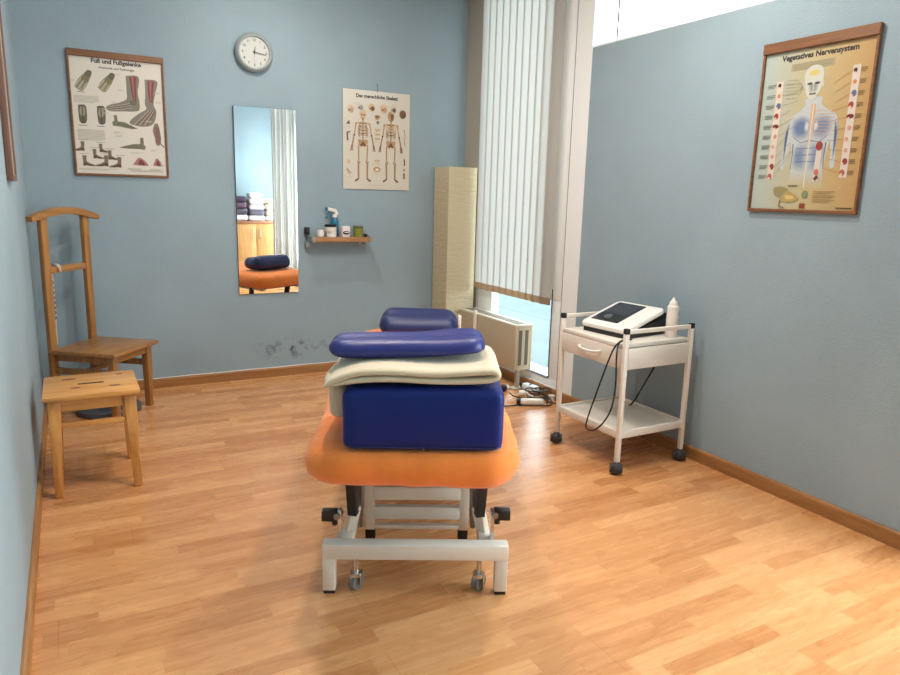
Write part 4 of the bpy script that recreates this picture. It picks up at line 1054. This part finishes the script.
b = B(); lathe(b, [(0, 0), (.022, .0), (.022, .012), (0, .018)], (2.835, 3.43, .0225), (0, 0, 1), 20); cyl(b, (2.835, 3.43, 0), (2.835, 3.43, .024), .02, seg=20); tag(obj('cable_puck', b, M_CERAM), 'small round white puck on the floor at the baseboard behind the trolley', 'puck')
cab = [
 ('black cable running along the floor towards the massage table', [(2.60, 3.42, .005), (2.45, 3.44, .005), (2.30, 3.52, .005), (2.2, 3.6, .005)]),
 ('black cable curling from the power strip to the baseboard', [(2.74, 3.355, .014), (2.78, 3.40, .014), (2.80, 3.50, .014), (2.745, 3.565, .016), (2.715, 3.50, .014), (2.77, 3.435, .023), (2.815, 3.47, .014), (2.835, 3.53, .014)]),
 ('black cable looped widest on the floor beside the radiator', [(2.64, 3.62, .024), (2.62, 3.54, .024), (2.655, 3.47, .026), (2.75, 3.475, .033), (2.815, 3.50, .026), (2.80, 3.40, .024), (2.76, 3.335, .005), (2.64, 3.345, .012), (2.55, 3.38, .014)]),
 ('black cable running close to the baseboard from the adapter', [(2.85, 3.60, .005), (2.85, 3.56, .005), (2.85, 3.50, .005), (2.79, 3.39, .005), (2.845, 3.30, .005), (2.845, 3.18, .005)]),
 ('black cable coiled in a small ring near the white power strip', [(2.73+.052*cos(t)+.004*t, 3.52+.045*sin(t)-.006*t, .058+.0012*t) for t in [k*.6 for k in range(24)]]),
]
for lb, pts in cab:
    b = B(); tube(b, pts, .0042, 8, 8); tag(obj('cable', b, M_CABLE), lb, 'cable')
b = B(); tube(b, [(2.80, 3.555, .03), (2.79, 3.535, .044), (2.75, 3.525, .046), (2.70, 3.52, .046), (2.685, 3.46, .046), (2.695, 3.435, .04)], .0042, 8, 8); tag(obj('cable', b, M_CERAM), 'white cable among the black cables on the floor', 'cable')

# ------------------------------------------------------------------ what the mirror shows, at the camera's end of the room
M_CAB = wood('cabinet_beech', (196, 146, 88), (216, 170, 112), 2, .4)
cbx0, cbx1, cby, cbz = 1.96, 2.86, -.2, .79
cb = thing('cabinet', 'beech cabinet with two doors reflected in the mirror, holding towels', 'cabinet', ((cbx0+cbx1)/2, cby, 0))
hw = (cbx1-cbx0)/2
b = B(); box(b, -hw, -.40, .0, hw, -.02, cbz-.03, .002); obj('carcass', b, M_CAB, cb)
b = B(); box(b, -hw-.01, -.41, cbz-.029, hw+.005, .01, cbz, .004); obj('cabinet_top', b, mat('cabinet_top_brown', (176, 122, 92), .4), cb)
split = 2.437-(cbx0+cbx1)/2
for x_0, x_1, hxp in ((-hw+.004, split-.002, split-.05), (split+.002, hw-.004, split+.05)):
    b = B(); box(b, x_0, -.019, .06, x_1, 0, cbz-.035, .002); dd = obj('door', b, M_CAB, cb)
    b = B(); tube(b, [(hxp, 0, .56), (hxp, .022, .57), (hxp, .026, .62), (hxp, .022, .67), (hxp, 0, .68)], .005, 5, 8); obj('handle', b, M_STEEL, dd)
TW = [(.0, .0, .20, 'white folded towel at the bottom of the left towel pile', (226, 222, 226)), (.0, 1, .19, 'dark grey folded towel second from the bottom of the left pile', (92, 88, 100)), (.0, 2, .18, 'plum folded towel third from the bottom of the left pile', (106, 78, 98)), (.0, 3, .17, 'dark violet folded towel on top of the left pile', (70, 58, 76)),
      (.23, .0, .2, 'white folded towel at the bottom of the middle pile', (230, 226, 224)), (.23, 1, .19, 'grey violet folded towel second from the bottom of the middle pile', (108, 102, 118)), (.23, 2, .19, 'pale lilac folded towel third from the bottom of the middle pile', (206, 196, 206)), (.23, 3, .19, 'white folded towel fourth from the bottom of the middle pile', (236, 232, 228)), (.23, 4, .17, 'white folded towel on top of the middle pile', (240, 234, 230)),
      (.46, .0, .2, 'white folded towel at the bottom of the right pile', (228, 222, 220)), (.46, 1, .2, 'cream folded towel second from the bottom of the right pile', (226, 212, 184)), (.46, 2, .2, 'ivory folded towel third from the bottom of the right pile', (232, 220, 192)), (.46, 3, .19, 'cream folded towel on top of the right pile', (226, 206, 176))]
for i, (ox, lv, hw_, lb, col) in enumerate(TW):
    hh = .075 if ox != 0 else .082
    t = thing('folded_towel', lb, 'towel', (2.235+ox, cby-.16, cbz+.0005+lv*hh), (0, 0, random.uniform(-.08, .08)), 'folded towels on the cabinet')
    b = B(); rcush(b, (0, 0, hh/2), (hw_*1.1, .26, hh), hh*.44, 8, lambda p, h: (p.x+noise.noise(p*9+Vector((i, 0, 0)))*.01, p.y, p.z+(noise.noise(p*7+Vector((0, i, 0)))*.006 if abs(p.z) < h.z*.9 else 0)))
    obj('towel_cloth', b, mat('towel_%d_%d_%d' % col, col, .95, bump=.5, bscale=200), t, angle=80)
cu = thing('curtain', 'grey pleated curtain on a rail reflected in the right of the mirror', 'curtain', (2.69, .32, 0))
b = B(); n_ = 120; zs = [.03, .4, .8, 1.2, 1.6, 2.0, 2.2, 2.27]; g = []
for i in range(n_+1):
    x = -.165+.335*i/n_; ph = i/n_*2*pi*7
    g.append([b.verts.new((x+.008*sin(ph*.37+z), .028*sin(ph)*(1.0-.45*(z > 2.1))+.012*sin(ph*.51+z*.9)+(.01*sin(z*2+i*.2)), z)) for z in zs])
for p, q in zip(g, g[1:]):
    for k in range(len(zs)-1): b.faces.new((p[k], p[k+1], q[k+1], q[k]))
obj('curtain_cloth', b, translucent_mat('grey_curtain_cloth', (196, 193, 188), (186, 182, 178), .3), cu, angle=80)
b = B(); cyl(b, (-.18, 0, 2.30), (.18, 0, 2.30), .010, seg=14); obj('curtain_rail', b, M_STEEL, cu)
for k in range(6):
    b = B(); tube(b, [(-.15+.06*k, 0, 2.262), (-.15+.06*k, .012, 2.285), (-.15+.06*k, 0, 2.311), (-.15+.06*k, -.011, 2.295)], .003, 4, 6); obj('curtain_hook', b, M_DARK, cu)

# ------------------------------------------------------------------ outside
b = B(); box(b, W+.3, -6, -.25, W+14, 12, -.2); g_ = tag(obj('terrace', b, mat('pale_paving', (78, 94, 97), .8, var=.1, vscale=3), smooth=False), 'pale paved terrace outside the tall window', 'terrace', kind='structure')
b = B(); box(b, W+.15, 3.3, -.25, W+.32, 4.6, .055); tag(obj('trim_4', b, M_COL, smooth=False), 'white outer sill outside the tall window', 'sill', kind='structure')

# ------------------------------------------------------------------ light
wd = bpy.data.worlds.new('World'); SC.world = wd; wd.use_nodes = True
N, L = wd.node_tree.nodes, wd.node_tree.links; bg = N['Background']
tc = N.new('ShaderNodeTexCoord'); sp = N.new('ShaderNodeSeparateXYZ'); L.new(tc.outputs['Generated'], sp.inputs[0])
cr = N.new('ShaderNodeValToRGB'); cr.color_ramp.elements[0].position = 0; cr.color_ramp.elements[0].color = (.76, .86, .90, 1); cr.color_ramp.elements[1].position = .6; cr.color_ramp.elements[1].color = (.89, .955, 1.0, 1)
L.new(sp.outputs['Z'], cr.inputs['Fac']); L.new(cr.outputs['Color'], bg.inputs['Color'])
bg.inputs['Strength'].default_value = 7.5
def area(name, loc, rot, sx, sy, power, col=(1, 1, 1), portal=False, shape='RECTANGLE'):
    l = bpy.data.lights.new(name, 'AREA'); l.shape = shape; l.size = sx; l.size_y = sy; l.energy = power; l.color = col
    if portal: l.cycles.is_portal = True
    o = bpy.data.objects.new(name, l); C.objects.link(o); o.location = loc; o.rotation_euler = rot; return o
area('window_portal', (W+.16, (Y0+YC0)/2, 2.39), (0, pi/2, 0), .54, YC0-Y0, 1, portal=True)
area('window_portal', (W+.16, (YC1+YB1)/2, 1.4), (0, pi/2, 0), 2.7, YB1-YC1, 1, portal=True)
area('window_fill', (W+.2, .30, 1.15), (0, pi/2, 0), 1.85, 1.60, 92, (.93, .975, 1.0))  # added area lamp standing in for window daylight, brightens the left wall
for p_, e_ in (((2.05, 2.15), 25), ((1.12, 2.5), 25), ((1.35, 3.85), 15)): area('ceiling_lamp', (*p_, 2.70), (0, 0, 0), .16, .16, e_, (1, .93, .84), shape='DISK')

# ------------------------------------------------------------------ camera
f = Vector((.473, .858, -.2)); r = Vector((.878, -.478, .025))
yaw, pitch, roll = radians(28.885), radians(-11.529), radians(1.485)
f = Vector((sin(yaw)*cos(pitch), cos(yaw)*cos(pitch), sin(pitch))); r0 = Vector((cos(yaw), -sin(yaw), 0)); u0 = r0.cross(f)
r = cos(roll)*r0+sin(roll)*u0; u = -sin(roll)*r0+cos(roll)*u0
cam = bpy.data.cameras.new('camera'); cam.sensor_width = 36; cam.lens = 36*692.5/900; cam.clip_start = .02
co = bpy.data.objects.new('camera', cam); C.objects.link(co)
co.matrix_world = Matrix(((r.x, u.x, -f.x, .188), (r.y, u.y, -f.y, 0), (r.z, u.z, -f.z, 1.268), (0, 0, 0, 1)))
SC.camera = co
vs = SC.view_settings; SC.display_settings.display_device = 'sRGB'
vs.view_transform = 'Standard'; vs.look = 'None'; vs.gamma = 1; vs.use_curve_mapping = False; vs.exposure = -.12
